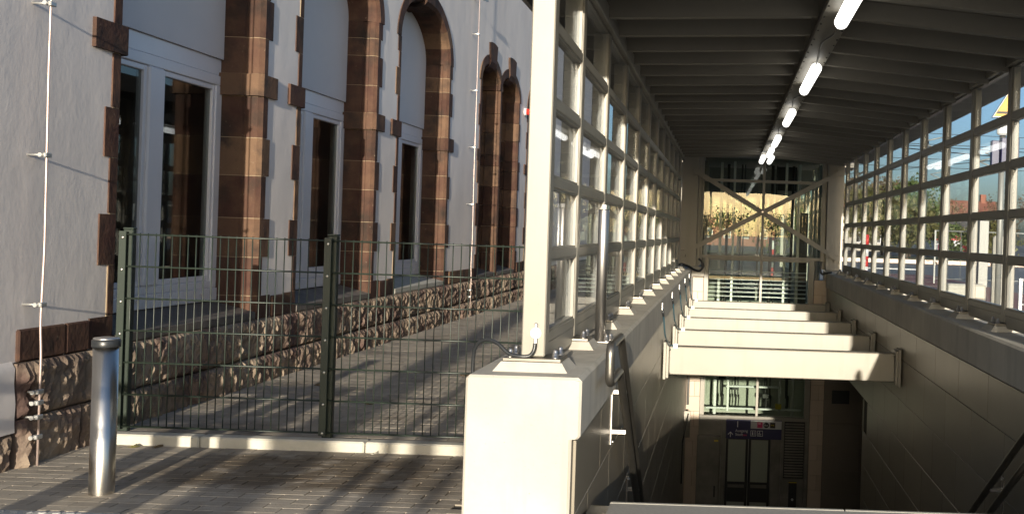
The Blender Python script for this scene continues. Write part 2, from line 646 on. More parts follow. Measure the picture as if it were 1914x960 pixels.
wall = MB()
XB = FX - 0.5
cur = YB0
for a, b, zs, ri in openings:
    a, b, ri = a - .06, b + .06, ri + .06
    wall.box(XB, FX, cur, a, ZP, ZT)
    ap = arch_pts(a, b, zs, ri)
    for (ya, za), (yb, zb) in zip(ap[:-1], ap[1:]):
        i = len(wall.v)
        wall.v += [(FX, ya, za), (FX, yb, zb), (FX, yb, ZT), (FX, ya, ZT), (XB, ya, za), (XB, yb, zb), (XB, yb, ZT), (XB, ya, ZT)]
        wall.face((i, i + 1, i + 2, i + 3)); wall.face((i + 4, i + 7, i + 6, i + 5)); wall.face((i, i + 4, i + 5, i + 1)); wall.face((i + 3, i + 2, i + 6, i + 7))
    cur = b
wall.box(XB, FX, cur, YB1, ZP, ZT)
obj('wall', wall, 'plaster', bld)
# plaster running down at the near end, with its thick uneven edge
low = MB()
nj, nk = 16, 10
for j in range(nj + 1):
    for k in range(nk + 1):
        y = YB0 + (5.545 - YB0) * j / nj
        z = 0.20 + (ZP + 0.01 - 0.20) * k / nk
        d = 0.035 + 0.02 * noise.noise((y * 2.3, z * 4, 1.0))
        low.v.append((FX + (d if k < nk else 0.004), y + (0.02 * noise.noise((z * 6, 3, 0)) if j == nj else 0), z))
for j in range(nj):
    for k in range(nk):
        b = j * (nk + 1) + k
        low.face((b, b + nk + 1, b + nk + 2, b + 1), True)
obj('wall_foot', low, 'plaster', bld)
obj('wall_core', MB().box(XB, FX - 0.02, YB0, YB1, -0.05, ZP - 0.001), 'mortar', bld)
# dark room behind the windows
obj('interior_wall', MB().box(-7.6, -7.5, YB0, YB1, 0, ZT - .01).box(-7.5, XB - .01, YB0, YB1, 0.0, 0.1), 'dark_room', bld)
obj('roof', MB().box(-9.0, FX + 0.25, YB0 - .3, YB1 + .3, ZT + .002, ZT + 0.25), 'slate', bld)
obj('end_wall', MB().box(-7.5, XB - .012, YB0, YB0 + .3, .11, ZT - .01).box(-7.5, XB - .012, YB1 - .3, YB1, .11, ZT - .01), 'dark_room', bld)

JX = -4.235     # back of the jamb stones


def jamb_stone(ye, w, z0, z1, side, proud=0.008, deep=JX, name='stone', mat='sandstone'):
    """side=+1: the stone lies on the far side of the opening (its reveal faces the camera)"""
    s = side
    fx = FX + proud
    w = w + random.uniform(-.006, .006)
    pr = [(deep, 0), (deep + .20, 0), (deep + .212, .018), (deep + .262, .018), (deep + .275, 0.0), (fx - .035, 0.0), (fx, .03), (fx, w - .004), (fx - .02, w), (deep, w)]
    pl = [(x, ye + s * y) for x, y in pr]
    if s > 0:
        pl = pl[::-1]
    j = 0.003
    m = MB()
    m.prism([(x, y) for x, y in pl], lambda x, y: (x, y, z0 + j), lambda x, y: (x, y, z1 - j))
    return obj(name, m, mat, bld)


def quoins(ya, yb, zspr, zb=ZP, top_extra=True):
    levels = [(zb, 0.768, .27), (0.768, 1.087, .10), (1.087, 1.41, .20), (1.41, 1.762, .11), (1.762, 2.076, .18), (2.076, 2.418, .105), (2.418, 2.603, .315), (2.603, 2.903, .11), (2.903, 3.226, .19), (3.226, 3.417, .105)]
    if zspr > 3.5:
        levels.append((3.417, zspr, .155))
    for z0, z1, w in levels:
        pr = 0.022 if abs(z0 - 2.418) < .01 else 0.008
        sh = .05 if pr > .02 else 0
        jamb_stone(ya + sh, w * random.uniform(.92, 1.08) + sh, z0, z1, -1, pr)
        jamb_stone(yb - sh * .6, w * random.uniform(.92, 1.08), z0, z1, 1, pr)
    for ye, s in ((ya, -1), (yb, 1)):          # mortar bed that shows in the joints
        jamb_stone(ye + s * .0025, .098, zb + .001, zspr - .002, s, .0055, JX, 'mortar', 'joint_mortar')


def voussoirs(ya, yb, zs, ri, ring, n, key=0.0, deep=JX, proud=0.01):
    c, h = (ya + yb) / 2, (yb - ya) / 2
    for i in range(n):
        mid = i == n // 2
        m = MB()
        pts = []
        t0, t1 = math.pi * i / n, math.pi * (i + 1) / n
        g = 0.004
        K = 5
        rg = ring * (1.0 if i % 2 else 1.0)
        inn = [(c - h * math.cos(t0 + (t1 - t0) * k / K), zs + ri * math.sin(t0 + (t1 - t0) * k / K)) for k in range(K + 1)]
        out = [(c - (h + rg) * math.cos(t0 + (t1 - t0) * k / K), zs + (ri + rg) * math.sin(t0 + (t1 - t0) * k / K) + (key if mid else 0)) for k in range(K + 1)]
        if mid:
            inn = [(y, z - 0.05) for y, z in inn]
        fx = FX + proud + (0.02 if mid else 0) + random.uniform(0, .004)
        # cross-section sweep with a chamfered inner edge
        b = 0
        sec = []
        for (yi, zi), (yo, zo) in zip(inn, out):
            sec.append([(deep, yi, zi), (fx - .13, yi, zi), (fx - .035, yi + (yo - yi) * .12, zi + (zo - zi) * .12), (fx, yi + (yo - yi) * .3, zi + (zo - zi) * .3), (fx, yo, zo), (deep, yo, zo)])
        k6 = 6
        for s_ in sec:
            m.v += s_
        for k in range(K):
            for q in range(k6):
                q2 = (q + 1) % k6
                m.face((k * k6 + q, k * k6 + q2, (k + 1) * k6 + q2, (k + 1) * k6 + q))
        m.face(range(k6)); m.face([K * k6 + q for q in range(k6)][::-1])
        obj('stone', m, 'sandstone', bld)


for wi, (a, b) in enumerate(WIN):
    quoins(a, b, ZSPR)
    voussoirs(a, b, ZSPR, RISE, 0.19, 9)
    c = (a + b) / 2
    # plastered tympanum above the transom
    tp = MB()
    pts = [(a - .05, 2.71), (b + .05, 2.71)] + [(y, z + .02) for y, z in arch_pts(a - .05, b + .05, ZSPR, RISE)[::-1]]
    tp.prism(pts, lambda y, z: (-4.26, y, z), lambda y, z: (-4.20, y, z))
    obj('plaster_infill', tp, 'plaster_smooth', bld)
    # window: frame with two leaves
    GX = -4.225
    fr = MB()
    fr.box(GX - .05, GX + .005, a - .05, b + .05, 2.572, 2.708, .006)       # transom board
    fr.box(GX - .06, GX + .018, a - .02, b + .02, 2.49, 2.57, .006)      # head
    fr.box(GX - .06, GX + .018, a - .02, a + .09, .83, 2.489, .006)        # jambs
    fr.box(GX - .06, GX + .018, b - .09, b + .02, .83, 2.489, .006)
    fr.box(GX - .06, GX + .020, a + .091, b - .091, .83, .888, .006)       # bottom rail
    w = obj('window', fr, 'white_frame', bld)
    cm = (a + b) / 2
    obj('mullion', MB().box(GX - .06, GX + .03, cm - .10, cm + .10, .889, 2.488, .012), 'white_frame', w)
    for s, (p, q) in enumerate(((a + .092, cm - .102), (cm + .102, b - .092))):
        sash = MB()
        sash.box(GX - .05, GX + .008, p, p + .035, .890, 2.487, .004)
        sash.box(GX - .05, GX + .008, q - .035, q, .890, 2.487, .004)
        sash.box(GX - .05, GX + .006, p + .036, q - .036, .890, .930, .004)
        sash.box(GX - .05, GX + .006, p + .036, q - .036, 2.447, 2.487, .004)
        obj('sash', sash, 'white_frame', w)
        obj('pane', MB().box(GX - .025, GX - .013, p + .037, q - .037, .931, 2.446), 'window_glass', w)
    bd = obj('sill_board', MB().box(GX - .05, GX + .03, a - .0, b + .0, .725, .829, .005), 'white_frame', w)
    for k in range(4):
        y = a + .35 + k * (b - a - .6) / 3
        obj('drain_cap', MB().box(GX + .031, GX + .042, y - .022, y + .022, .765 + .02 * (k % 2), .782 + .02 * (k % 2), .003), 'white_frame', w)
    # stone sill slopes outwards
    sl = MB()
    prof = [(-4.235, .53), (-3.90, .53), (-3.868, .585), (-3.868, .635), (-4.235, .724)]
    ya, yb = a + .005, b - .005
    sl.prism([(x, z) for x, z in prof][::-1], lambda x, z: (x, ya, z), lambda x, z: (x, yb, z))
    obj('window_sill', sl, 'sill_stone' if wi < 2 else 'kerb_stone', bld)

for (a, b) in TWIN:
    voussoirs(a, b, ZTS, TRISE, 0.2, 5, key=0.2, deep=-4.38)
    levels = [(ZP, .97, .19), (.97, 1.41, .105), (1.41, 1.762, .21), (1.762, 2.076, .10), (2.076, 2.418, .19), (2.418, 2.603, .23), (2.603, 2.97, .105), (2.97, 3.3, .19), (3.3, ZTS, .115)]
    for z0, z1, w in levels:
        jamb_stone(a, w if a < 16.5 else .083, z0, z1, -1, .01, -4.38)
        jamb_stone(b, w if b > 17.6 else .083, z0, z1, 1, .01, -4.38)
    fr = MB()
    fr.box(-4.40, -4.35, a, a + .07, .73, ZTS).box(-4.40, -4.35, b - .07, b, .73, ZTS).box(-4.40, -4.35, a + .071, b - .071, .73, .80)
    w = obj('window', fr, 'sandstone', bld)
    obj('pane', MB().box(-4.38, -4.37, a + .05, b - .05, .77, ZTS + TRISE), 'window_glass', w)
    sl = MB()
    prof = [(-4.37, .53), (-3.90, .53), (-3.868, .585), (-3.868, .635), (-4.37, .76)]
    sl.prism([(x, z) for x, z in prof][::-1], lambda x, z, a=a: (x, a + .004, z), lambda x, z, b=b: (x, b - .004, z))
    obj('window_sill', sl, 'sill_stone', bld)
for a, b in LASTW:
    quoins(a, b, ZSPR)
    voussoirs(a, b, ZSPR, RISE, .19, 9)
    tp = MB()
    pts = [(a - .05, .7), (b + .05, .7)] + [(y, z + .02) for y, z in arch_pts(a - .05, b + .05, ZSPR, RISE)[::-1]]
    tp.prism(pts, lambda y, z: (-4.26, y, z), lambda y, z: (-4.22, y, z))
    obj('plaster_infill', tp, 'plaster_smooth', bld)

# brown base course between plinth and plaster
for a, b in ((5.58, 5.98), (5.985, 6.205), (8.69, 8.93), (11.39, 11.67), (14.26, 14.97), (14.98, 15.68), (18.84, 19.33)):
    obj('base_stone', MB().box(FX - .1, FX + .02, a + .003, b - .003, ZP + .002, .755, .008), 'sandstone', bld)


def rock(y0, y1, z0, z1, seed, xf=-3.86, amp=0.04):
    """rock-faced block: front and top as a displaced grid"""
    m = MB()
    ny = max(6, int((y1 - y0) / 0.02))
    nz = max(5, int((z1 - z0) / 0.022))
    for j in range(ny + 1):
        for k in range(nz + 1):
            u, v = j / ny, k / nz
            y, z = y0 + (y1 - y0) * u, z0 + (z1 - z0) * v
            e = min(1.0, min(u, 1 - u) * (y1 - y0) / 0.03, min(v, 1 - v) * (z1 - z0) / 0.03)
            p = Vector((y * 9.5, z * 4.2, seed * 3.7))
            d = amp * (0.6 + 0.55 * noise.noise(p) + 0.8 * abs(noise.noise(p * 2.3)) + .55 * noise.noise(p * 4.7))
            m.v.append((xf + (d if e >= 1 else d * (.35 + .65 * e) - 0.004 * (1 - e)), y + 0.006 * noise.noise(p * 3) * e, z + 0.008 * noise.noise(p * 2.1) * e))
    W = nz + 1
    for j in range(ny):
        for k in range(nz):
            b = j * W + k
            m.face((b, b + W, b + W + 1, b + 1))
    # sides and top going back into the wall
    bx = xf - 0.10
    base = len(m.v)
    m.v += [(bx, y0, z0), (bx, y1, z0), (bx, y1, z1), (bx, y0, z1)]
    m.face([j * W + nz for j in range(ny + 1)] + [base + 2, base + 3])
    m.face([j * W for j in range(ny, -1, -1)] + [base, base + 1])
    m.face([k for k in range(nz, -1, -1)][::1] + [base, base + 3][::1])
    m.face([ny * W + k for k in range(nz + 1)] + [base + 2, base + 1])
    return obj('plinth_stone', m, 'rough_stone', bld)


y = 5.885
sd = 1
for zr in ((0.27, ZP - .004), (-0.03, 0.262)):
    y = 5.555
    while y < 22.5:
        L_ = random.uniform(.7, 1.25)
        if zr[0] < 0.1 and y < 5.7: L_ = .55
        rock(y + .004, y + L_ - .004, zr[0], zr[1], sd, -3.862 + random.uniform(-.01, .01) + (.0 if zr[0] > .1 else .015))
        y += L_
        sd += 1
rock(4.3, 5.54, -0.03, 0.20, 77, -3.87, .03)

# lightning conductors on the wall
def conductor(y, label, brackets, bottom, xc=-3.785):
    t = thing('lightning_conductor', label, 'conductor', (xc, y, 0), 'lightning conductor rods on the station wall')
    pts = [(xc, y, 7.5), (xc - .004, y, 2.2), (xc + .003, y + .004, 1.2), (xc - .004, y, .78), (xc + .006, y, .62), (xc + .004, y, bottom)]
    obj('rod', MB().tube(smooth_path(pts, .1), .0062, 8), 'copper_rod', t)
    for z in brackets:
        x = xc
        m = MB().cyl((FX - .01, y - .014, z), (x + .005, y - .014, z), .007, n=8)
        m.box(x - .012, x + .014, y - .026, y + .026, z - .013, z + .013, .004)
        m.cyl((x - .010, y - .028, z), (x - .010, y - .044, z), .012, n=10)
        obj('bracket', m, 'galvanised', t)
    return t


conductor(5.645, 'pale lightning rod running down the plaster beside the first window, nearest the bollard', [2.56, 1.722, .893, .41, .35, .27, .16], 0.0)
c2 = conductor(15.17, 'pale lightning rod running down the plaster before the twin narrow windows', [4.80, 4.26, 3.42, 2.576, 1.727, .45, .35], 0.05)
m = MB().tube([(-3.785, 15.14, 4.79), (-3.755, 15.55, 4.84), (-3.755, 15.55, 4.89), (-3.785, 15.0, 4.81)], .012, 6)
obj('test_clamp', m, 'galvanised', c2)

# red alarm lamp
t = thing('alarm_lamp', 'small red alarm lamp on the plaster wall past the twin windows', 'lamp', (FX, 19.1, 3.58))
obj('lens', MB().cyl((FX + .045, 19.2, 3.585), (FX + .16, 19.2, 3.585), .062, .055, 16), 'red_plastic', t)
obj('base', MB().cyl((FX - .002, 19.2, 3.585), (FX + .044, 19.2, 3.585), .072, .07, 16), 'white_frame', t)

# ================================================================== BOLLARD
t = thing('bollard', 'stainless steel bollard with black collar standing before the fence', 'bollard', (-3.11, 5.13, 0))
bx, by = -3.107, 5.13
obj('tube', MB().lathe(bx, by, [(.0565, -0.04), (.0585, 0.0), (.0585, .738)], 40), 'steel_brushed', t)
obj('collar', MB().lathe(bx, by, [(.064, .739), (.0655, .745), (.0655, .772), (.062, .776)], 40), 'rubber', t)
obj('cap', MB().lathe(bx, by, [(.060, .7762), (.058, .784), (.03, .788), (.004, .789)], 40), 'steel', t)
t = thing('floor_stud', 'small round metal stud set into the paving beside the bollard', 'stud', (-3.19, 5.55, 0))
obj('ring', MB().lathe(-3.24, 5.42, [(.024, -.001), (.024, .004), (.018, .006), (.016, .002)], 20), 'black', t)
obj('plug', MB().lathe(-3.24, 5.42, [(.015, .0), (.013, .005), (.004, .006)], 16), 'galvanised', t)

# ================================================================== MESH FENCE
FY = 6.36
fence = thing('mesh_fence', 'dark green double wire mesh fence between wall and concrete parapet', 'fence', (-2.5, FY, ZB))
zr = [0.085 + .2 * k for k in range(7)]
posts = [-3.75, -2.468]
for px_ in posts:
    p = obj('post', MB().box(px_ - .026, px_ + .036, FY + .012, FY + .052, .02, 1.315, .004).box(px_ - .028, px_ + .038, FY + .010, FY + .054, 1.3155, 1.327, .003), 'green_metal', fence)
    obj('clamp_strip', MB().box(px_ - .034, px_ + .012, FY - .022, FY - .016, .07, 1.305, .002), 'green_metal', p)
    for k in range(7):
        z = zr[k] - .02 + (.0 if k else .02)
        obj('bolt', MB().lathe(0, 0, [(.009, 0), (.008, .004), (.003, .006)], 10).mesh('bolt'), 'steel', p, (0, 0, 0)).matrix_local = Matrix.Translation(Vector((px_ - .008, FY - .0225, z + .0)) - Vector(WPOS(p))) @ Matrix.Rotation(R(90), 4, 'X')
wire = MB().cyl((0, 0, .085), (0, 0, 1.295), .0036, n=6).mesh('wire')
wire.materials.append(MATS['green_metal'])
for a, b in ((-3.712, -2.506), (-2.43, -1.235)):
    n = int((b - a) / .05)
    for i in range(n + 1):
        obj('wire', wire, 'green_metal', fence, (a + i * (b - a) / n, FY, 0))
    for z in zr:
        for dy in (-.0075, .0075):
            obj('rail', MB().cyl((a - .03, FY + dy, z), (b + .02, FY + dy, z), .0052, n=6), 'green_metal', fence)

# ================================================================== PARAPETS
def frustum(m, cx, cy, z0, z1, wx0, wy0, wx1, wy1):
    i = len(m.v)
    for z, wx, wy in ((z0, wx0, wy0), (z1, wx1, wy1)):
        m.v += [(cx - wx, cy - wy, z), (cx + wx, cy - wy, z), (cx + wx, cy + wy, z), (cx - wx, cy + wy, z)]
    for k in range(4):
        j = (k + 1) % 4
        m.face((i + k, i + j, i + 4 + j, i + 4 + k))
    m.face((i + 4, i + 5, i + 6, i + 7)); m.face((i + 3, i + 2, i + 1, i))


LP = [5.13, 6.12] + [7.42 + 1.33 * k for k in range(10)]
RP = [5.13, 5.75] + [7.0 + 1.25 * k for k in range(11)]
LX, RX = -0.916, 2.295
par_l = thing('stair_parapet', 'pale concrete parapet with square end block beside the mesh fence', 'parapet', (-.94, 4.9, 0))
m = MB()
c = .018
prof = [(XL0, -.06), (XL1 - .042, -.06), (XL1 - .042, .405), (XL1 - .012, .407), (XL1, .420), (XL1, PT - c), (XL1 - c, PT), (XL0 + c, PT), (XL0, PT - c)]
m.prism(prof, lambda x, z: (x, Y1, z), lambda x, z: (x, Y0 + .012, z))
inn = [(x + (.012 if x < -.95 else -.012), min(z, PT - .012) if z > 0 else z) for x, z in prof]
i = len(m.v)
m.v += [(x, Y0 + .012, z) for x, z in prof] + [(x, Y0, z) for x, z in inn]
n = len(prof)
for k in range(n):
    j = (k + 1) % n
    m.face((i + k, i + j, i + n + j, i + n + k))
m.face([i + n + k for k in range(n)])
obj('body', m, 'concrete', par_l)
par_r = thing('stair_parapet', 'shaded concrete parapet on the platform side of the stairs', 'parapet', (2.3, 4.9, 0))
m = MB()
prof = [(XR0 + .042, -.06), (XR1, -.06), (XR1, PT - c), (XR1 - c, PT), (XR0 + c, PT), (XR0, PT - c), (XR0, .420), (XR0 + .012, .407), (XR0 + .042, .405)]
m.prism(prof, lambda x, z: (x, Y1, z), lambda x, z: (x, Y0, z))
obj('body', m, 'concrete', par_r)
for P, X, par in ((LP, LX, par_l), (RP, RX, par_r)):
    for y in P:
        m = MB()
        frustum(m, X + (-.025 if X < 0 else .025), y + .01, PT - .001, PT + .045, .185, .15, .15, .115)
        obj('pedestal', m, 'concrete', par)

# stairwell cladding: single panels with open joints, on a dark backing
def clad(par, xf, side, y_end, skip=None):
    """side=-1: panel lies towards -x (left wall)"""
    hz, wy = 0.46, 0.98
    obj('backing', MB().box(xf + side * .22 if side < 0 else xf + .016, xf - .016 if side < 0 else xf + .22, Y0 + .016, min(y_end, 14.55) if skip else y_end, FLOOR, .395), 'cavity', par)
    if skip:
        obj('backing', MB().box(xf + .016, xf + .22, 14.551, y_end, -.885, .40), 'cavity', par)
    r = 0
    z = .404
    while z > FLOOR:
        z1 = max(FLOOR, z - (hz if r else .36))
        y = Y0 + .004 - (wy / 2 if r % 2 else 0)
        while y < y_end:
            ya, yb = max(y, Y0 + .004), min(y + wy, y_end)
            zb = z1
            if skip and yb > 14.55 and z1 < -.885:
                if z <= -.885 and ya >= 14.55:
                    y += wy; continue
                if z <= -.885: yb = 14.55
                elif ya >= 14.55 - .5: zb = -.885
            if yb - ya > .03 and zb < z - .02:
                j = .003
                obj('panel', MB().box(xf - .015 if side < 0 else xf, xf if side < 0 else xf + .015, ya + j, yb - j, zb + j, z - j, .002), 'wall_panel', par)
            y += wy
        z = z1
        r += 1


wl = thing('stair_wall', 'beige panelled stairwell wall below the sunlit parapet', 'wall', (-.7, 12, FLOOR))
clad(wl, -.682, -1, 20.28)
wr = thing('stair_wall', 'beige panelled stairwell wall on the shaded platform side with passage opening', 'wall', (2.05, 12, FLOOR))
clad(wr, 2.048, 1, 20.28, True)
obj('opening_edge', MB().box(2.05, 2.30, 14.552, 14.60, FLOOR, -.886), 'wall_panel', wr)

# staircase
sc = thing('staircase', 'grey granite staircase going down between the two parapets', 'stairs', (.7, YS, 0))
rise, run = 4.70 / 28, 0.272
obj('step', MB().box(-.555, 2.03, 4.985, YS - .03, -.06, 0.0, .004), 'granite', sc)
for xa, xb in ((-.555, .66), (.664, 2.03)):
    obj('nosing', MB().box(xa, xb, YS - .0298, YS, -.05, .002, .004), 'nosing', sc)
for k in range(1, 28):
    ya = YS + (k - 1) * run
    s_ = obj('step', MB().box(-.66, 2.03, ya, ya + run + .02, -k * rise - rise, -k * rise, .004), 'granite', sc)
    obj('nosing', MB().box(-.65, 2.02, ya + run - .03, ya + run + .0205, -k * rise + .0005, -k * rise + .003), 'nosing', s_)
obj('gutter', MB().box(-.66, -.56, 4.985, YS, -.06, -.022), 'dull_steel', sc)
struct('underpass_floor', MB().poly([(-6, YS + 7, FLOOR), (12, YS + 7, FLOOR), (12, 23.2, FLOOR), (-6, 23.2, FLOOR)]), 'granite')
up = thing('underpass_wall', 'dark tiled wall of the underpass beside the lift front', 'wall', (4, 20.4, FLOOR))
for k in range(9):
    for j in range(8):
        xa = 2.08 + k * .75
        z0 = FLOOR + j * .478
        obj('panel', MB().box(xa + .003, xa + .747, 20.40, 20.44, z0 + .003, z0 + .475), 'dark_panel', up)
obj('backing', MB().box(2.08, 8.9, 20.442, 20.6, FLOOR, -.6), 'cavity', up)
obj('near_wall', MB().box(2.30, 8.9, 14.3, 14.55, FLOOR, -.5), 'dark_panel', up)
obj('end_wall', MB().box(8.9, 9.1, 14.3, 20.6, FLOOR, -.5), 'dark_panel', up)
obj('ceiling', MB().box(2.30, 8.9, 14.551, 20.399, -.885, -.6), 'roof_paint', up)
t = thing('wall_plaque', 'dark rectangular plaque high on the underpass wall right of the lift', 'sign', (2.4, 20.39, -1.8))
obj('plate', MB().box(2.23, 2.58, 20.375, 20.397, -1.915, -1.65, .004), 'black', t)
obj('border', MB().box(2.245, 2.565, 20.370, 20.3745, -1.90, -1.665), 'machine_dark', t)

# ================================================================== CANOPY
can = thing('glazed_canopy', 'beige steel canopy with glazed side walls and ribbed roof over the stairs', 'canopy', (.7, 5.0, PT))
RAILZ = [.855, 1.275, 1.645, 2.045, 2.43]
post1 = MB().box(-.087, .031, -.055, .055, PT + .066, 2.835, .006).mesh('post')
post2 = MB().box(-.031, .042, -.055, .055, PT + .066, 2.835, .006).mesh('post')
plate = MB().box(-.145, .145, -.10, .11, PT + .046, PT + .064, .003).mesh('base_plate')
boltm = MB()
boltm.lathe(0, 0, [(.019, 0), (.019, .004), (.016, .0045), (.016, .02), (.0135, .021), (.0125, .034), (.006, .043), (.001, .0445)], 12)
boltm = boltm.mesh('bolt')
for me, mt in ((post1, 'canopy_paint'), (post2, 'canopy_paint'), (plate, 'dull_steel'), (boltm, 'steel')):
    me.materials.append(MATS[mt])
for P, X, side in ((LP, LX, -1), (RP, RX, 1)):
    for y in P:
        p = obj('post', post1 if side < 0 else post2, 'canopy_paint', can, (X, y, 0))
        Xp = X + (-.025 if side < 0 else .025)
        b = obj('base_plate', plate, 'dull_steel', p, (Xp, y, 0))
        for dx in (-.112, .112):
            for dy in (-.068, .078):
                obj('bolt', boltm, 'steel', p, (Xp + dx, y + dy, PT + .064))
    for ya, yb in zip(P[:-1], P[1:]):
        a, b = ya + .061, yb - .061
        xi = X + (.02 if side < 0 else -.02)
        obj('kick_panel', MB().box(X - .026, X + .026, a, b, PT + .03, .829, .003), 'canopy_paint', can)
        for z in RAILZ:
            obj('rail', MB().box(X - .029, X + .029, a, b, z - .026, z + .026, .004), 'canopy_paint', can)
        zs = RAILZ + [2.835]
        for z0, z1 in zip(zs[:-1], zs[1:]):
            lo, hi = z0 + .027, z1 - (.027 if z1 < 2.8 else .002)
            pn = obj('pane', MB().box(X - .006, X + .006, a + .022, b - .022, lo + .012, hi - .012), 'glass', can)
            fr = MB()
            fr.box(X - .022, X + .022, a, a + .02, lo, hi).box(X - .022, X + .022, b - .02, b, lo, hi)
            fr.box(X - .022, X + .022, a + .0205, b - .0205, lo, lo + .011).box(X - .022, X + .022, a + .0205, b - .0205, hi - .011, hi)
            obj('glazing_bead', fr, 'canopy_paint', pn)
    obj('eave_beam', MB().box(X - .062, X + .062, 4.98, 20.2, 2.838, 2.955, .006), 'canopy_paint', can)
RF = 4.95
ZRIDGE, XRIDGE = 2.93, .69
ZL, ZR_ = 2.87, 2.80


def roof_z(x):
    return ZL + (ZRIDGE - ZL) * (x - (-.88)) / (XRIDGE + .88) if x < XRIDGE else ZRIDGE + (ZR_ - ZRIDGE) * (x - XRIDGE) / (2.26 - XRIDGE)


k = 0
RIBW = .07
y = 7.0 - 3 * .636
while y < 20.2:
    for xa, xb in ((-.878, XRIDGE - .105), (XRIDGE + .105, 2.256)):
        m = MB()
        za, zb = roof_z(xa), roof_z(xb)
        i = len(m.v)
        hh = .125
        lip = .012
        m.v += [(xa, y, za), (xb, y, zb), (xb, y + RIBW, zb), (xa, y + RIBW, za), (xa, y - lip, za + hh), (xb, y - lip, zb + hh), (xb, y + RIBW + lip, zb + hh), (xa, y + RIBW + lip, za + hh)]
        for q in ((3, 2, 1, 0), (4, 5, 6, 7), (0, 1, 5, 4), (2, 3, 7, 6), (1, 2, 6, 5), (3, 0, 4, 7)):
            m.face([i + t_ for t_ in q])
        obj('roof_rib', m, 'roof_paint', can)
    y += .636
deck = MB()
for xa, xb in ((-1.32, XRIDGE), (XRIDGE, 2.72)):
    za, zb = roof_z(xa) + .126, roof_z(xb) + .126
    deck.v += [(xa, RF, za), (xb, RF, zb), (xb, 20.3, zb), (xa, 20.3, za), (xa, RF, za + .06), (xb, RF, zb + .06), (xb, 20.3, zb + .06), (xa, 20.3, za + .06)]
    i = len(deck.v) - 8
    for q in ((3, 2, 1, 0), (4, 5, 6, 7), (0, 1, 5, 4), (2, 3, 7, 6), (1, 2, 6, 5), (3, 0, 4, 7)):
        deck.face([i + t_ for t_ in q])
obj('roof_deck', deck, 'roof_paint', can)
obj('fascia', MB().box(-1.36, -1.325, RF, 20.3, 2.86, 3.06, .004), 'canopy_paint', can)
obj('fascia', MB().box(2.725, 2.76, RF, 20.3, 2.885, 3.02, .004), 'canopy_paint', can)
obj('front_fascia', MB().box(-1.36, 2.76, RF - .04, RF - .002, 2.87, 3.10, .004), 'canopy_paint', can)
# light channel with pierced flanges
ch = MB().box(XRIDGE - .10, XRIDGE + .10, RF + .05, 20.2, 2.875, 2.915, .004)
cho = obj('light_channel', ch, 'roof_paint', can)
rv = MB().cyl((0, 0, 2.868), (0, 0, 2.876), .006, n=6).mesh('rivet')
rv.materials.append(MATS['machine_dark'])
y = 6.0
while y < 15:
    for dx in (-.085, .085):
        obj('rivet', rv, 'machine_dark', cho, (XRIDGE + dx, y, 0))
    y += .33 if int(y * 3) % 2 else .22
for ya in (7.5, 10.6, 13.6):
    pts = catmull([(XRIDGE, ya - .9, 2.86), (XRIDGE + .02, ya - .5, 2.82), (XRIDGE - .02, ya + .1, 2.855), (XRIDGE, ya + .7, 2.83), (XRIDGE, ya + .95, 2.80)])
    obj('supply_cable', MB().tube(pts, .007, 6), 'rubber', cho)

# tube lamps under the channel
lampspec = [(5.25, 6.62, 0, 'first from the stair top'), (8.35, 9.75, 0, 'second from the stair top'), (11.4, 12.65, 0, 'third from the stair top'),
            (14.4, 15.65, 0, 'fourth from the stair top'), (16.5, 17.75, 0, 'third from the lift'), (18.1, 19.35, -.075, 'of the pair by the lift, parapet side'), (18.1, 19.35, .075, 'of the pair by the lift, platform side')]
for a, b, dx, w in lampspec:
    x = XRIDGE + dx + .01
    t = thing('tube_lamp', 'white glowing tube lamp under the canopy ridge, ' + w, 'lamp', (x, a, 2.8), 'tube lamps under the canopy ridge')
    zc = 2.80
    obj('diffuser', MB().cyl((x, a + .05, zc), (x, b - .05, zc), .046, n=20), 'tube_light', t)
    obj('end_cap', MB().cyl((x, a, zc), (x, a + .049, zc), .036, .0455, 20), 'tube_light', t)
    obj('end_cap', MB().cyl((x, b - .049, zc), (x, b, zc), .0455, .036, 20), 'tube_light', t)
    n = 4
    for k in range(1, n):
        yy = a + (b - a) * k / n
        obj('clip', MB().cyl((x, yy - .006, zc), (x, yy + .006, zc), .0475, n=20, caps=False), 'sign_grey', t)
    for yy in (a + .25, b - .25):
        obj('hanger', MB().box(x - .02, x + .02, yy - .015, yy + .015, zc + .04, 2.876), 'galvanised', t)

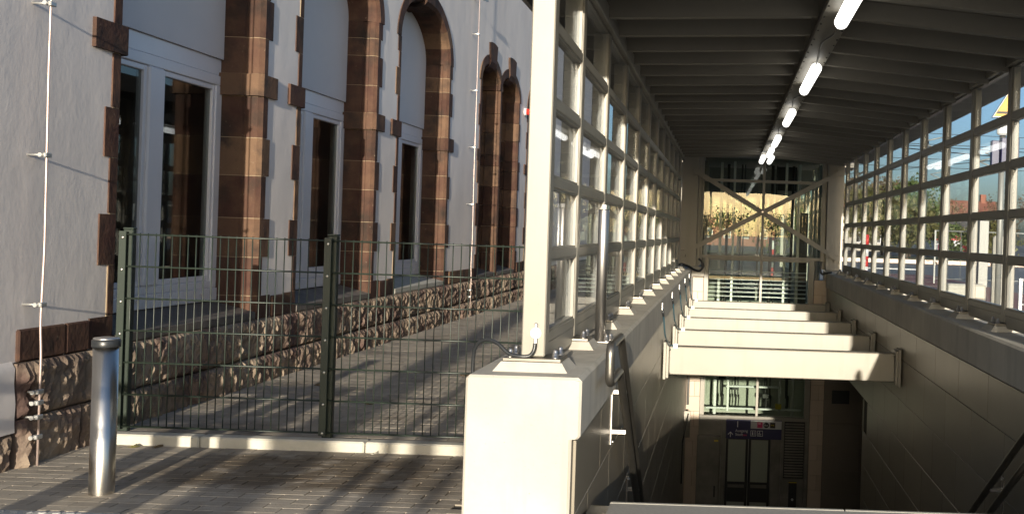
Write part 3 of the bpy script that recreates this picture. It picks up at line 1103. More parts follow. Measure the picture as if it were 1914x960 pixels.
# ================================================================== CROSS BEAMS
beamY = [11.55, 13.55, 15.55, 17.55, 19.5]
names = ['first from the stair top', 'second from the stair top', 'middle one of five', 'second from the lift', 'closest to the lift']
for y, w in zip(beamY, names):
    t = thing('cross_beam', 'pale steel beam spanning the stairwell, ' + w, 'beam', (.68, y, -.2), 'steel beams spanning the stairwell')
    m = MB()
    m.box(-.60, 1.965, y, y + .16, -.205, .115, .01)
    obj('beam', m, 'canopy_paint', t)
    for xa, xb, xc, xd in ((-.664, -.632, -.631, -.601), (2.0, 2.03, 1.966, 1.999)):
        e = obj('end_plate', MB().box(xa, xb, y - .05, y + .21, -.255, .165, .003), 'canopy_paint', t)
        obj('end_plate', MB().box(xc, xd, y - .04, y + .20, -.24, .15, .003), 'canopy_paint', t)
        for zz in (-.19, .08):
            xx = xd if xa < 0 else xc
            s_ = 1 if xa < 0 else -1
            obj('bolt', MB().cyl((xx, y - .022, zz), (xx + .02 * s_, y - .022, zz), .012, n=8), 'dull_steel', e)
    # earthing cable from the parapet face to the beam
    t = thing('earthing_cable', 'blue earthing cable looping from parapet to the beam ' + w, 'cable', (-.6, y, .1), 'earthing cables beside the beams')
    zc = .60
    pts = catmull([(-.655, y - .62, zc), (-.642, y - .60, zc - .10), (-.625, y - .52, zc - .30), (-.61, y - .36, .22), (-.60, y - .15, .145), (-.585, y - .04, .13), (-.53, y - .012, .125)])
    obj('cable', MB().tube(pts, .0085, 8), 'blue_cable', t)
    obj('wall_lug', MB().box(-.664, -.650, y - .64, y - .60, zc - .03, zc + .05, .003), 'galvanised', t)
    obj('ferrule', MB().cyl((-.652, y - .617, zc - .02), (-.643, y - .602, zc - .10), .012, n=10), 'rubber', t)
    obj('beam_lug', MB().box(-.555, -.505, y - .03, y - .0005, .095, .15, .004), 'sign_white', t)

# ================================================================== PARAPET DETAILS
t = thing('steel_tube', 'tall polished stainless tube standing upright on the parapet', 'tube', (-.78, 6.47, PT))
obj('tube', MB().lathe(-.781, 6.47, [(.034, PT + .008), (.034, 1.535), (.031, 1.54)], 32), 'steel', t)
obj('spigot', MB().lathe(-.779, 6.47, [(.014, 1.541), (.014, 1.565), (.012, 1.57)], 16), 'sign_white', t)
obj('foot_plate', MB().box(-.85, -.70, 6.40, 6.54, PT + .0005, PT + .0075, .002), 'steel', t)
for dx in (.045, .062):
    obj('bolt', boltm, 'steel', t, (-.781 + dx, 6.44 + (dx - .045) * 4, PT + .0076))
t = thing('earthing_cable', 'black earthing hose looping from the first canopy post over the parapet edge', 'cable', (-.95, 5.03, PT))
pts = catmull([(-.93, 5.05, PT + .135), (-.935, 5.045, PT + .10), (-.955, 5.035, PT + .075), (-1.0, 5.03, PT + .072), (-1.06, 5.04, PT + .085), (-1.12, 5.06, PT + .13), (-1.19, 5.1, PT + .14), (-1.245, 5.14, PT + .10), (-1.262, 5.16, PT + .02), (-1.262, 5.17, PT - .2), (-1.25, 5.17, PT - .6)], 8)
obj('hose', MB().tube(pts, .0095, 10), 'rubber', t)
obj('lug', MB().box(-.942, -.922, 5.068, 5.084, PT + .13, PT + .235, .005), 'steel', t)
obj('nut', MB().cyl((-.932, 5.040, PT + .185), (-.932, 5.068, PT + .185), .020, n=6).cyl((-.932, 5.03, PT + .185), (-.932, 5.04, PT + .185), .012, n=10), 'steel', t)
obj('washer', MB().cyl((-.932, 5.069, PT + .185), (-.932, 5.076, PT + .185), .027, n=16), 'galvanised', t)

# handrails
def handrail(x, yf, yk, ztop, label, slope, xwall, side):
    """level run from yf to yk, then down the stairs"""
    t = thing('handrail', label, 'handrail', (x, yf, ztop))
    L_ = 6.2
    dz = .2
    pts = smooth_path([(x, yk + L_, ztop - slope * L_), (x, yk, ztop), (x, yf, ztop), (x, yf, ztop - dz), (x, yk, ztop - dz), (x, yk + L_, ztop - dz - slope * L_)], .06, 7)
    obj('rail', MB().tube(pts, .0245, 16), 'dull_steel', t)
    yy = yk + .50
    while yy < yk + L_:
        zz = ztop - slope * (yy - yk)
        br = MB().box(min(xwall, xwall - side * .008), max(xwall, xwall - side * .008), yy - .03, yy + .03, zz - dz - .16, zz + .06, .002)
        for q in (zz - .03, zz - dz - .08):
            br.box(min(x, xwall - side * .008), max(x, xwall - side * .008), yy - .014, yy + .014, q - .012, q + .012)
        for q in (zz + .045, zz - dz - .145):
            br.cyl((xwall - side * .008, yy, q), (xwall - side * .02, yy, q), .01, n=8)
        obj('bracket', br, 'steel', t)
        yy += 1.25
    return t


handrail(-.588, 5.36, 5.88, .80, 'double steel handrail curving over the stair top below the sunlit parapet', .74, -.682, -1)
handrail(1.955, 5.1, 5.55, .80, 'double steel handrail running down the shaded platform side wall', .645, 2.048, 1)
t = thing('pipe_bracket', 'small steel hinge with hanging dark rod at the far end of the left stair wall', 'bracket', (-.64, 19.2, -2.4))
obj('plate', MB().box(-.68, -.56, 19.2, 19.24, -2.45, -1.95, .004), 'dull_steel', t)
obj('rod', MB().tube([(-.60, 19.18, -2.0), (-.70 + .04, 18.3, -2.35), (-.66, 18.3, -3.1)], .012, 6), 'machine_dark', t)
t = thing('conduit', 'thin vertical conduit pipe beside the lift at the end of the stair wall', 'pipe', (-.65, 20.2, -4))
obj('pipe', MB().cyl((-.645, 20.2, -2.0), (-.645, 20.2, .55), .022, n=10), 'galvanised', t)

# ================================================================== LIFT
LY = 20.40
lift = thing('lift_shaft', 'glazed steel lift shaft with crossed braces at the end of the canopy', 'lift', (.7, LY, FLOOR))
for xa, xb in ((-.91, -.58), (2.0, 2.33)):
    obj('column', MB().box(xa, xb, LY - .12, LY + .1, PT + .04, 2.95, .006), 'canopy_paint', lift)
    obj('column_base', MB().box(xa - .02 if xa > 0 else -.66, xb + .02 if xa > 0 else -.40, LY - .16, LY + .1, .55, PT + .035, .006), 'concrete', lift)
# tiled portal
for xa, xb in ((-.70, -.42), (1.80, 2.075)):
    obj('portal_wall', MB().box(xa, xb, LY + .022, LY + .12, FLOOR, .54), 'cavity', lift)
    z = .54
    r = 0
    while z > FLOOR + .05:
        z1 = max(FLOOR, z - .30)
        sp = [xa, xa + .17, xb] if r % 2 else [xa, xb]
        for p, q in zip(sp[:-1], sp[1:]):
            obj('tile', MB().box(p + .002, q - .002, LY, LY + .02, z1 + .002, z - .002, .002), 'tile', lift)
        z = z1
        r += 1
SX0, SX1, SYB = -.42, 1.80, 22.6
# upper frame
def bar(name, x0, x1, y0, y1, z0, z1, mt='canopy_paint', c=.004):
    return obj(name, MB().box(x0, x1, y0, y1, z0, z1, c), mt, lift)


bar('mullion', -.575, -.51, LY - .03, LY + .06, PT + .06, 2.95)
bar('mullion', -.507, -.465, LY - .02, LY + .05, .95, 2.95)
bar('mullion', 1.90, 1.995, LY - .03, LY + .06, PT + .06, 2.95)
bar('mullion', .705, .755, LY - .035, LY + .05, -2.22, 2.95)
for xa, xb in ((-.46, .704), (.756, 1.895)):
    bar('transom', xa, xb, LY - .028, LY + .05, 2.455, 2.51)
    bar('transom', xa, xb, LY - .028, LY + .05, .925, .985)
    obj('pane', MB().box(xa, xb, LY, LY + .012, .99, 2.45), 'shaft_glass', lift)
    obj('pane', MB().box(xa, xb, LY, LY + .012, 2.515, 2.93), 'shaft_glass', lift)
bar('mullion', -.415, -.325, LY - .03, LY + .06, -2.22, .92)
bar('mullion', 1.68, 1.79, LY - .03, LY + .06, -2.22, .92)
for xa, xb in ((-.32, .704), (.756, 1.675)):
    bar('transom', xa, xb, LY - .02, LY + .05, -1.0, -.94)
    bar('transom', xa, xb, LY - .02, LY + .05, .885, .92)
    obj('pane', MB().box(xa, xb, LY, LY + .012, -.935, .88), 'shaft_glass', lift)
    obj('pane', MB().box(xa, xb, LY, LY + .012, -2.20, -1.005), 'shaft_glass', lift)
bar('transom', -.415, 1.79, LY - .04, LY + .06, -2.30, -2.225)
# shaft back and sides: glass above ground, rendered wall below
for xa in (-.50, 1.88):
    for ya in (21.1, 21.85, SYB):
        bar('shaft_post', xa, xa + .08, ya - .04, ya + .04, -.05, 2.9)
    obj('side_wall', MB().box(xa - (.03 if xa < 0 else -.06), xa - (.0 if xa < 0 else -.09), LY + .13, SYB, FLOOR, -.06), 'shaft_wall', lift)
    for ya, yb in ((LY + .08, 21.055), (21.145, 21.805), (21.895, SYB - .045)):
        for za, zb in ((-.04, .93), (.96, 2.0), (2.03, 2.88)):
            obj('pane', MB().box(xa + .03, xa + .042, ya, yb, za, zb), 'shaft_glass', lift)
for xa, xb in ((-.415, .68), (.74, 1.875)):
    for za, zb in ((-.04, .93), (.99, 2.88)):
        obj('pane', MB().box(xa, xb, SYB, SYB + .012, za, zb), 'shaft_glass', lift)
    bar('transom', xa, xb, SYB - .03, SYB + .03, .935, .985)
bar('mullion', .685, .735, SYB - .03, SYB + .03, -.05, 2.9)
obj('back_wall', MB().box(-.53, 1.97, SYB + .0, SYB + .1, FLOOR, -.06), 'shaft_wall', lift)
obj('shaft_roof', MB().box(-.62, 2.02, LY + .11, SYB + .2, 2.96, 3.1), 'roof_paint', lift)
# crossed braces and gussets
for (xa, za), (xb, zb) in (((-.85, .997), (2.235, 2.70)), ((-.62, 2.63), (2.225, .985))):
    d = Vector((xb - xa, 0, zb - za))
    nrm = Vector((-d.z, 0, d.x)).normalized() * .046
    yy = LY - (.20 if za < 2 else .175)
    p = [Vector((xa, 0, za)) - nrm, Vector((xb, 0, zb)) - nrm, Vector((xb, 0, zb)) + nrm, Vector((xa, 0, za)) + nrm]
    m = MB().prism([(q.x, q.z) for q in p], lambda x, z: (x, yy + .018, z), lambda x, z: (x, yy, z))
    br = obj('brace', m, 'canopy_paint', lift)
    for gx, gz in ((xa, za), (xb, zb)):
        obj('gusset', MB().box(gx - .06, gx + .06, yy + .0185, LY - .121, gz - .07, gz + .07, .004), 'canopy_paint', br)
obj('brace_bolt', MB().cyl((.712, LY - .225, 1.868), (.712, LY - .20, 1.868), .02, n=8), 'steel', lift)
# white horizontal rods standing in for bright reflections in the lower pane
for k in range(7):
    z = .66 - .085 * k
    obj('reflection_rod', MB().cyl((-.30, LY + .30, z), (1.66, LY + .30, z), .012, n=8), 'sign_white', lift)
# machinery inside
for x in (-.12, 1.50):
    bar('guide_rail', x - .03, x + .03, LY + .75, LY + .83, FLOOR, 2.9, 'galvanised')
bar('guide_rail', .12, .17, LY + .35, LY + .43, -2.2, 2.9, 'galvanised')
bar('guide_rail', 1.18, 1.23, LY + .35, LY + .43, -2.2, 2.9, 'galvanised')
bar('counterweight', 1.50, 1.72, LY + 1.0, LY + 1.5, -1.6, 1.9, 'machine_dark')
bar('shaft_cabinet', -.36, .02, LY + 1.6, LY + 1.9, -1.7, 1.0, 'shaft_wall')
bar('shaft_cabinet', -.37, -.30, LY + .3, LY + .6, -1.9, -.4, 'shaft_wall')
bar('drive_unit', 1.05, 1.45, LY + .9, LY + 1.4, 2.35, 2.85, 'machine_dark')
for z, xa, xb in ((-1.30, .2, 1.2), (-1.70, .1, 1.25), (-2.15, -.30, 1.66)):
    bar('shaft_beam', xa, xb, LY + .42, LY + .50, z - .018, z + .018, 'sign_white')
for x, w in ((.02, .03), (.30, .018), (.36, .012), (.93, .035), (1.02, .014), (1.36, .03)):
    obj('shaft_cable', MB().tube(catmull([(x, LY + .6, -2.2), (x + .015, LY + .58, -1.9), (x - .012, LY + .6, -1.5), (x, LY + .6, 2.85)]), w, 8), 'machine_dark', lift)
for x, z in ((.02, -1.55), (.30, -1.75), (.93, -1.9), (1.36, -1.5)):
    obj('clamp', MB().box(x - .07, x + .07, LY + .53, LY + .60, z - .04, z + .05, .005), 'machine_dark', lift)
obj('buffer', MB().box(1.12, 1.24, LY + .30, LY + .40, -2.12, -2.02, .01), 'yellow_label', lift)
# landing front below
bar('portal_frame', -.415, .035, LY - .02, LY + .05, -2.62, -2.302, 'door_grey')
bar('portal_frame', .04, .13, LY - .02, LY + .06, FLOOR, -2.302, 'door_grey')
bar('portal_frame', 1.245, 1.30, LY - .02, LY + .06, FLOOR, -2.302, 'door_grey')
bar('portal_frame', 1.04, 1.24, LY, LY + .06, FLOOR, -2.65, 'door_grey')
bar('portal_frame', 1.715, 1.795, LY - .02, LY + .06, FLOOR, -2.302, 'door_grey')
bar('portal_frame', -.415, .035, LY + .02, LY + .06, FLOOR, -2.625, 'door_grey')
for xa, xb in ((.135, .585), (.595, 1.035)):
    d = MB()
    d.box(xa, xa + .05, LY + .02, LY + .05, FLOOR, -2.65).box(xb - .05, xb, LY + .02, LY + .05, FLOOR, -2.65)
    for za, zb in ((FLOOR, FLOOR + .08), (-3.95, -3.55), (-2.70, -2.65)):
        d.box(xa + .0505, xb - .0505, LY + .02, LY + .05, za, zb)
    dd = obj('door', d, 'machine_dark', lift)
    obj('pane', MB().box(xa + .051, xb - .051, LY + .03, LY + .04, -3.549, -2.701), 'frosted', dd)
    obj('pane', MB().box(xa + .051, xb - .051, LY + .03, LY + .04, FLOOR + .081, -3.951), 'frosted', dd)
    obj('handle_bar', MB().box(xa + .06, xb - .06, LY + .005, LY + .0195, -3.66, -3.60), 'dull_steel', dd)
gr = bar('grille', 1.302, 1.713, LY + .03, LY + .05, -3.45, -2.31, 'machine_dark')
z = -3.42
while z < -2.34:
    obj('slat', MB().box(1.32, 1.70, LY + .004, LY + .029, z, z + .03, .003), 'door_grey', gr)
    z += .055
pn = bar('call_panel', 1.302, 1.713, LY + .0, LY + .05, FLOOR, -3.455, 'door_grey')
obj('button_plate', MB().box(1.42, 1.58, LY - .02, LY - .001, -4.25, -3.50, .004), 'machine_dark', pn)
obj('strip', MB().box(1.42, 1.58, LY - .026, LY - .0205, -3.525, -3.51), 'yellow_label', pn)
obj('button', MB().cyl((1.5, LY - .03, -3.74), (1.5, LY - .0205, -3.74), .03, n=16), 'black', pn)
obj('button', MB().cyl((1.5, LY - .03, -3.86), (1.5, LY - .0205, -3.86), .024, n=16), 'sign_grey', pn)

t = thing('metal_cabinet', 'tall grey metal cabinet with yellow sticker left of the lift doors', 'cabinet', (-.2, LY - .1, FLOOR))
obj('door', MB().box(-.43, .005, LY - .16, LY - .14, FLOOR + .1, -2.635, .004), 'door_grey', t)
obj('body', MB().box(-.44, .015, LY - .139, LY - .021, FLOOR, -2.622, .004), 'door_grey', t)
obj('handle', MB().box(-.085, -.055, LY - .175, LY - .1605, -3.82, -3.60, .003), 'black', t)
obj('sticker', MB().box(-.10, -.02, LY - .1625, LY - .1605, -2.72, -2.69), 'yellow_label', t)

# direction sign over the lift doors
t = thing('direction_sign', 'navy and grey sign board reading 1 Ausgang Stadt over the lift doors', 'sign', (.68, LY - .1, -2.45))
sy = LY - .10
obj('board', MB().box(.13, 1.24, sy, sy + .075, -2.66, -2.285, .004), 'navy', t)
obj('grey_field', MB().box(.62, 1.236, sy - .004, sy - .0005, -2.452, -2.289), 'sign_grey', t)
for body, size, x, z, mt in (('1', .17, .315, -2.43, 'sign_white'), ('Ausgang', .075, .315, -2.525, 'sign_white'), ('Stadt', .075, .315, -2.60, 'sign_white')):
    me = text_mesh(body, size)
    o = obj('lettering', me, mt, t, (x, sy - .003, z))
ar = MB().box(.213, .227, sy - .003, sy - .0005, -2.63, -2.53)
for s in (-1, 1):
    ar.prism([(.22, -2.522), (.22 + s * .05, -2.572), (.22 + s * .05, -2.592), (.22, -2.542)][::s], lambda x, z: (x, sy - .0005, z), lambda x, z: (x, sy - .0031, z))
obj('arrow', ar, 'sign_white', t)
obj('pictogram', MB().box(.455 + .02, .49 + .02, sy - .003, sy - .0005, -2.60, -2.575).box(.50 + .02, .525 + .02, sy - .003, sy - .0005, -2.60, -2.575), 'sign_pink', t)
obj('pictogram', MB().box(.75, .855, sy - .008, sy - .0045, -2.43, -2.32), 'sign_pink', t)
obj('pictogram', MB().cyl((.93, sy - .0045, -2.375), (.93, sy - .008, -2.375), .055, n=24), 'black', t)
obj('pictogram', MB().box(1.005, 1.11, sy - .008, sy - .0045, -2.43, -2.32), 'machine_dark', t)
obj('lettering', text_mesh('Bus', .05), 'sign_white', t, (.89, sy - .0095, -2.392))
obj('lettering', text_mesh('P+R', .04), 'yellow_label', t, (1.02, sy - .0095, -2.388))
obj('lettering', text_mesh('DB', .04), 'sign_white', t, (.765, sy - .0095, -2.36))
# lift and wheelchair pictograms
for xa in (.62, .755):
    fr = MB()
    fr.box(xa, xa + .11, sy - .003, sy - .0005, -2.60, -2.592).box(xa, xa + .11, sy - .003, sy - .0005, -2.497, -2.489)
    fr.box(xa, xa + .008, sy - .003, sy - .0005, -2.5915, -2.4975).box(xa + .102, xa + .11, sy - .003, sy - .0005, -2.5915, -2.4975)
    if xa < .7:
        fr.box(xa + .03, xa + .05, sy - .003, sy - .0005, -2.58, -2.525).cyl((xa + .04, sy - .003, -2.513), (xa + .04, sy - .0005, -2.513), .010, n=10)
        fr.box(xa + .07, xa + .078, sy - .003, sy - .0005, -2.58, -2.51)
    else:
        fr.cyl((xa + .045, sy - .003, -2.508), (xa + .045, sy - .0005, -2.508), .009, n=10)
        fr.box(xa + .04, xa + .052, sy - .003, sy - .0005, -2.55, -2.52).box(xa + .04, xa + .078, sy - .003, sy - .0005, -2.562, -2.551)
        for k in range(10):
            a0, a1 = math.pi * (.6 + 1.15 * k / 10), math.pi * (.6 + 1.15 * (k + 1) / 10)
            p = [(xa + .05 + rr * math.cos(aa), -2.56 + rr * math.sin(aa)) for rr, aa in ((.024, a0), (.024, a1), (.031, a1), (.031, a0))]
            fr.prism(p[::-1], lambda x, z: (x, sy - .0005, z), lambda x, z: (x, sy - .003, z))
    obj('pictogram', fr, 'sign_white', t)

# black hoses at the lift columns
for xa, lab, sgn in ((-.66, 'black hose curling below the lift column above the sunlit parapet', 1), (2.10, 'black hose hanging from the lift column on the platform side', -1)):
    t = thing('drain_hose', lab, 'hose', (xa, LY - .2, .6))
    if sgn > 0:
        pts = catmull([(-.95, 19.9, .76), (-.86, 19.95, .79), (-.72, 20.0, .75), (-.6, 20.1, .68), (-.5, 20.2, .66), (-.44, 20.22, .74), (-.46, 20.23, .84), (-.53, 20.24, .90)])
    else:
        pts = catmull([(2.1, 20.0, .72), (2.0, 20.1, .70), (1.93, 20.2, .68), (1.90, 20.22, .78), (1.92, 20.23, .92)])
    obj('hose', MB().tube(pts, .022, 8), 'rubber', t)

# ================================================================== PLATFORM SIDE
struct('platform', MB().box(2.75, 26.0, 2.0, 60.0, -.058, -.01), 'platform_paving')
struct('red_paving', MB().box(6.2, 8.4, 10.0, 42.0, -.0098, -.004), 'red_paving')
struct('grass_verge', MB().box(-40.0, 140.0, 66.5, 86.0, -.058, .03), 'grass')
struct('track_bed', MB().box(-60.0, 160.0, 60.5, 66.0, -.058, -.0), 'ballast')
for yy in (61.5, 63.0, 64.0, 65.4):
    tag(obj('railway_rail', MB().box(-60, 160, yy - .035, yy + .035, 0.001, .16), 'rail_steel'), 'rusty railway rail on the ballast, ' + {61.5: 'beside the platform edge', 63.0: 'second from the platform edge', 64.0: 'second from the grass verge', 65.4: 'beside the grass verge'}[yy], 'rail', 'railway rails on the ballast')

# tall round pole, sign mast
t = thing('lamp_pole', 'tall grey round pole on the platform seen through the glazing', 'pole', (3.93, 20.4, 0))
obj('shaft', MB().cyl((3.93, 20.4, -.02), (3.93, 20.4, 3.62), .075, .07, 20), 'pole_grey', t)
obj('cap', MB().cyl((3.93, 20.4, 3.621), (3.93, 20.4, 3.66), .085, .06, 20), 'machine_dark', t)
obj('collar', MB().cyl((3.93, 20.4, 3.35), (3.93, 20.4, 3.40), .082, .082, 20), 'machine_dark', t)
SXP, SYP = 4.33, 16.0
t = thing('platform_sign', 'yellow triangular warning sign above a navy display box on a platform post', 'sign', (SXP, SYP, 0))
obj('post', MB().cyl((SXP, SYP + .1, -.02), (SXP, SYP + .1, 3.5), .05, n=16), 'pole_grey', t)
tri = [(-.225, 0), (.225, 0), (0, .37)]
obj('triangle_box', MB().prism([(x, z) for x, z in tri], lambda x, z: (SXP + .02 + x, SYP + .06, 3.38 + z), lambda x, z: (SXP + .02 + x, SYP - .04, 3.38 + z)), 'sign_white', t)
obj('triangle_face', MB().prism([(x * .93, .012 + z * .93) for x, z in tri], lambda x, z: (SXP + .02 + x, SYP - .0405, 3.38 + z), lambda x, z: (SXP + .02 + x, SYP - .044, 3.38 + z)), 'sign_yellow', t)
bt = MB()
for (a, b) in ((0, 1), (1, 2), (2, 0)):
    o_ = [(x * .78, .055 + z * .78) for x, z in tri]
    i_ = [(x * .64, .092 + z * .64) for x, z in tri]
    bt.prism([o_[a], o_[b], i_[b], i_[a]], lambda x, z: (SXP + .02 + x, SYP - .0445, 3.38 + z), lambda x, z: (SXP + .02 + x, SYP - .047, 3.38 + z))
obj('triangle_border', bt, 'black', t)
obj('loudspeaker', MB().box(SXP - .12, SXP + .2, SYP - .05, SYP + .05, 3.10, 3.30, .03), 'sign_grey', t)
obj('display_box', MB().box(SXP - .06, SXP + .22, SYP - .08, SYP + .08, 2.58, 3.06, .008), 'navy', t)
obj('side_box', MB().box(SXP - .19, SXP - .07, SYP + .0, SYP + .12, 2.58, 3.02, .008), 'navy', t)

# lattice masts and overhead line
def lattice(x, y, h, w, label):
    t = thing('lattice_mast', label, 'mast', (x, y, 0), 'lattice masts of the overhead line')
    for sx in (-1, 1):
        for sy_ in (-1, 1):
            obj('leg', MB().cyl((x + sx * w / 2, y + sy_ * w / 2, -.1), (x + sx * w * .28, y + sy_ * w * .28, h), .045, n=6), 'mast_steel', t)
    br = MB()
    n = int(h / (w * 1.3))
    for k in range(n):
        z0, z1 = h * k / n, h * (k + 1) / n
        w0, w1 = w / 2 * (1 - .44 * k / n), w / 2 * (1 - .44 * (k + 1) / n)
        s = 1 if k % 2 else -1
        for yy in (-1, 1):
            br.cyl((x - s * w0, y + yy * w0, z0), (x + s * w1, y + yy * w1, z1), .028, n=5)
            br.cyl((x - w0, y + yy * w0, z0), (x + w0, y + yy * w0, z0), .028, n=5)
    obj('bracing', br, 'mast_steel', t)
    arm = MB().cyl((x - 1.6, y, h - 1.4), (x, y, h - 1.0), .04, n=6).cyl((x - 1.6, y, h - 1.4), (x, y, h - 2.0), .04, n=6)
    obj('arm', arm, 'mast_steel', t)
    obj('insulator', MB().cyl((x - .65, y, h - 1.68), (x - .35, y, h - 1.78), .09, n=8), 'machine_dark', t)


lattice(12.9, 60.0, 8.6, .36, 'slim lattice mast before the dark green tree across the tracks')
lattice(17.6, 63.5, 8.4, .55, 'lattice mast behind the platform sign post across the tracks')
lattice(16.4, 60.2, 7.6, .45, 'lattice mast with long bracket beside the platform sign')
lattice(20.5, 95.0, 9.0, .6, 'far lattice mast among the bare trees')
W_ = [((5, 40, 5.2), (60, 70, 8.2), .5), ((5, 60, 7.2), (80, 62, 7.4), .35), ((5, 60.2, 5.8), (80, 62, 5.9), .15), ((2, 58, 4.5), (40, 30, 8.6), .3),
      ((4, 30, 4.2), (30, 64, 6.6), .2), ((5, 64, 8.3), (80, 65, 8.4), .4), ((5, 64.2, 6.6), (80, 65, 6.7), .12)]
for i, (a, b, sag) in enumerate(W_):
    a, b = Vector(a), Vector(b)
    pts = [a.lerp(b, k / 24) - Vector((0, 0, sag * 4 * (k / 24) * (1 - k / 24))) for k in range(25)]
    tag(obj('overhead_wire', MB().tube(pts, .018, 5), 'machine_dark'), 'thin dark overhead wire, ' + ['rising steeply from the lift towards the far masts', 'upper one over the nearer track', 'lower one over the nearer track', 'slanting over the added roof behind the lift', 'slanting from the platform to the far masts', 'upper one over the farther track', 'lower one over the farther track'][i], 'wire', 'overhead line wires')

# railing on the platform, white and red posts
def railing(pts, label, mt, h=1.1, gap=.13, fill=True):
    a, b = Vector(pts[0]), Vector(pts[1])
    t = thing('railing', label, 'railing', tuple(a))
    d = (b - a)
    n = int(d.length / gap)
    obj('top_rail', MB().cyl(a + Vector((0, 0, h)), b + Vector((0, 0, h)), .022, n=8), mt, t)
    obj('low_rail', MB().cyl(a + Vector((0, 0, .15 if fill else h * .55)), b + Vector((0, 0, .15 if fill else h * .55)), .015, n=8), mt, t)
    if fill:
        me = MB().cyl((0, 0, .15), (0, 0, h), .009, n=5).mesh('bar')
        me.materials.append(MATS[mt])
        for k in range(1, n):
            obj('bar', me, mt, t, tuple(a + d * k / n))
    for k in range(int(d.length / 2) + 1):
        p = a + d * k / max(1, int(d.length / 2))
        obj('post', MB().box(p.x - .025, p.x + .025, p.y - .025, p.y + .025, -.03, h + .02), mt, t)


railing(((7.0, 34.0, 0), (13.5, 34.0, 0)), 'dark bar railing across the platform behind the glazing', 'mast_steel', 1.75, .42)
railing(((3.7, 27.0, 0), (5.3, 27.0, 0)), 'white tube railing on the platform beside the far glazing', 'white_paint', 1.15, .5, False)
railing(((4.6, 15.8, 0), (6.2, 15.2, 0)), 'white tube railing on the red paving near the platform sign', 'white_paint', .85, .5, False)


def striped_post(x, y, h, label):
    t = thing('striped_post', label, 'post', (x, y, 0), 'red and white striped posts')
    n = 5
    for k in range(n):
        z0 = -.02 if k == 0 else h * k / n + .0005
        obj('band', MB().cyl((x, y, z0), (x, y, h * (k + 1) / n), .05, n=14), 'white_paint' if k % 2 else 'red_paint', t)
    obj('cap', MB().cyl((x, y, h + .0005), (x, y, h + .03), .05, .03, 14), 'red_paint', t)


striped_post(1.62, 35.0, 1.55, 'red and white striped post seen through the lift glass')
striped_post(4.1, 29.5, 1.5, 'red and white striped post behind the white railing')
t = thing('stone_slab', 'pale upright concrete slab standing by the platform sign', 'slab', (5.6, 20.5, 0))
obj('slab', MB().box(5.35, 5.62, 20.3, 20.45, -.02, 1.55, .04), 'kerb_stone', t)
t = thing('concrete_block', 'pale concrete block behind the glazing on the platform', 'block', (4.3, 18.2, 0))
obj('block', MB().box(4.1, 4.9, 19.0, 19.4, -.02, .62, .03), 'kerb_stone', t)
t = thing('grey_post', 'square grey steel post behind the railing near the red roofed house', 'post', (8.2, 33.0, 0))
obj('post', MB().box(8.05, 8.35, 32.3, 32.55, -.02, 2.1, .01), 'pole_grey', t)

t = thing('sky_cover_roof', 'added dark roof on steel posts behind the lift, hiding the sky', 'roof', (.7, 24, 0))
obj('roof', MB().box(-1.4, 2.9, 23.0, 52.0, 3.0, 3.2), 'roof_paint', t)  # added roof, hides sky that would show through the shaft glass
for yy in (26.0, 33.0, 40.0, 47.0):
    for xx in (-1.1, 2.6):
        obj('post', MB().box(xx - .08, xx + .08, yy - .08, yy + .08, -.03, 2.999, .01), 'canopy_paint', t)

# buildings beyond
def house(x0, x1, y0, y1, ze, zr, wm, rm, label, name='house'):
    t = thing(name, label, 'house', ((x0 + x1) / 2, y0, 0))
    w = MB().box(x0, x1, y0, y1, -.05, ze)
    obj('wall', w, wm, t)
    xm = (y0 + y1) / 2
    r = MB()
    r.prism([(y0 - .35, ze + .002), (y1 + .35, ze + .002), (xm, zr)], lambda y, z: (x0 - .3, y, z), lambda y, z: (x1 + .3, y, z))
    ro = obj('roof', r, rm, t)
    obj('chimney', MB().box(x1 - 1.4, x1 - .8, xm - .3, xm + .3, zr - .8, zr + .7), 'brick', ro)
    n = max(2, int((x1 - x0) / 2.2))
    for k in range(n):
        xa = x0 + (k + .5) * (x1 - x0) / n
        f = obj('window', MB().box(xa - .45, xa + .45, y0 - .03, y0 - .001, .9, min(2.1, ze - .2)), 'white_frame', t)
        obj('pane', MB().box(xa - .38, xa + .38, y0 - .036, y0 - .0305, .97, min(2.03, ze - .27)), 'black', f)


house(23.5, 29.0, 108, 114, 3.0, 5.9, 'brick', 'roof_tile', 'brick house with red tiled roof across the tracks')
t = thing('low_building', 'low white building with red band and dark roof across the tracks', 'building', (22, 92, 0))
obj('wall', MB().box(18.8, 24.5, 91, 94, -.05, 1.5), 'white_paint', t)
obj('red_band', MB().box(18.7, 24.6, 90.9, 94.1, 1.501, 2.0), 'red_paint', t)
ro = MB().prism([(90.6, 2.002), (94.4, 2.002), (92.5, 3.6)], lambda y, z: (18.4, y, z), lambda y, z: (24.9, y, z))
obj('roof', ro, 'slate', t)
for k in range(6):
    obj('graffiti', MB().box(19.0 + k * .55, 19.4 + k * .55, 90.985, 90.999, .3 + .15 * (k % 3), 1.1 + .1 * (k % 2)), ['sign_pink', 'sign_yellow', 'navy', 'leaf_yellow', 'red_paint', 'sign_grey'][k], t)
house(12.0, 19.0, 120, 128, 4.2, 7.2, 'render_cream', 'roof_tile', 'cream house with red roof half hidden behind yellow trees')
house(-8, 6, 130, 138, 4.5, 7.0, 'brick', 'slate', 'long brick house far behind the lift')


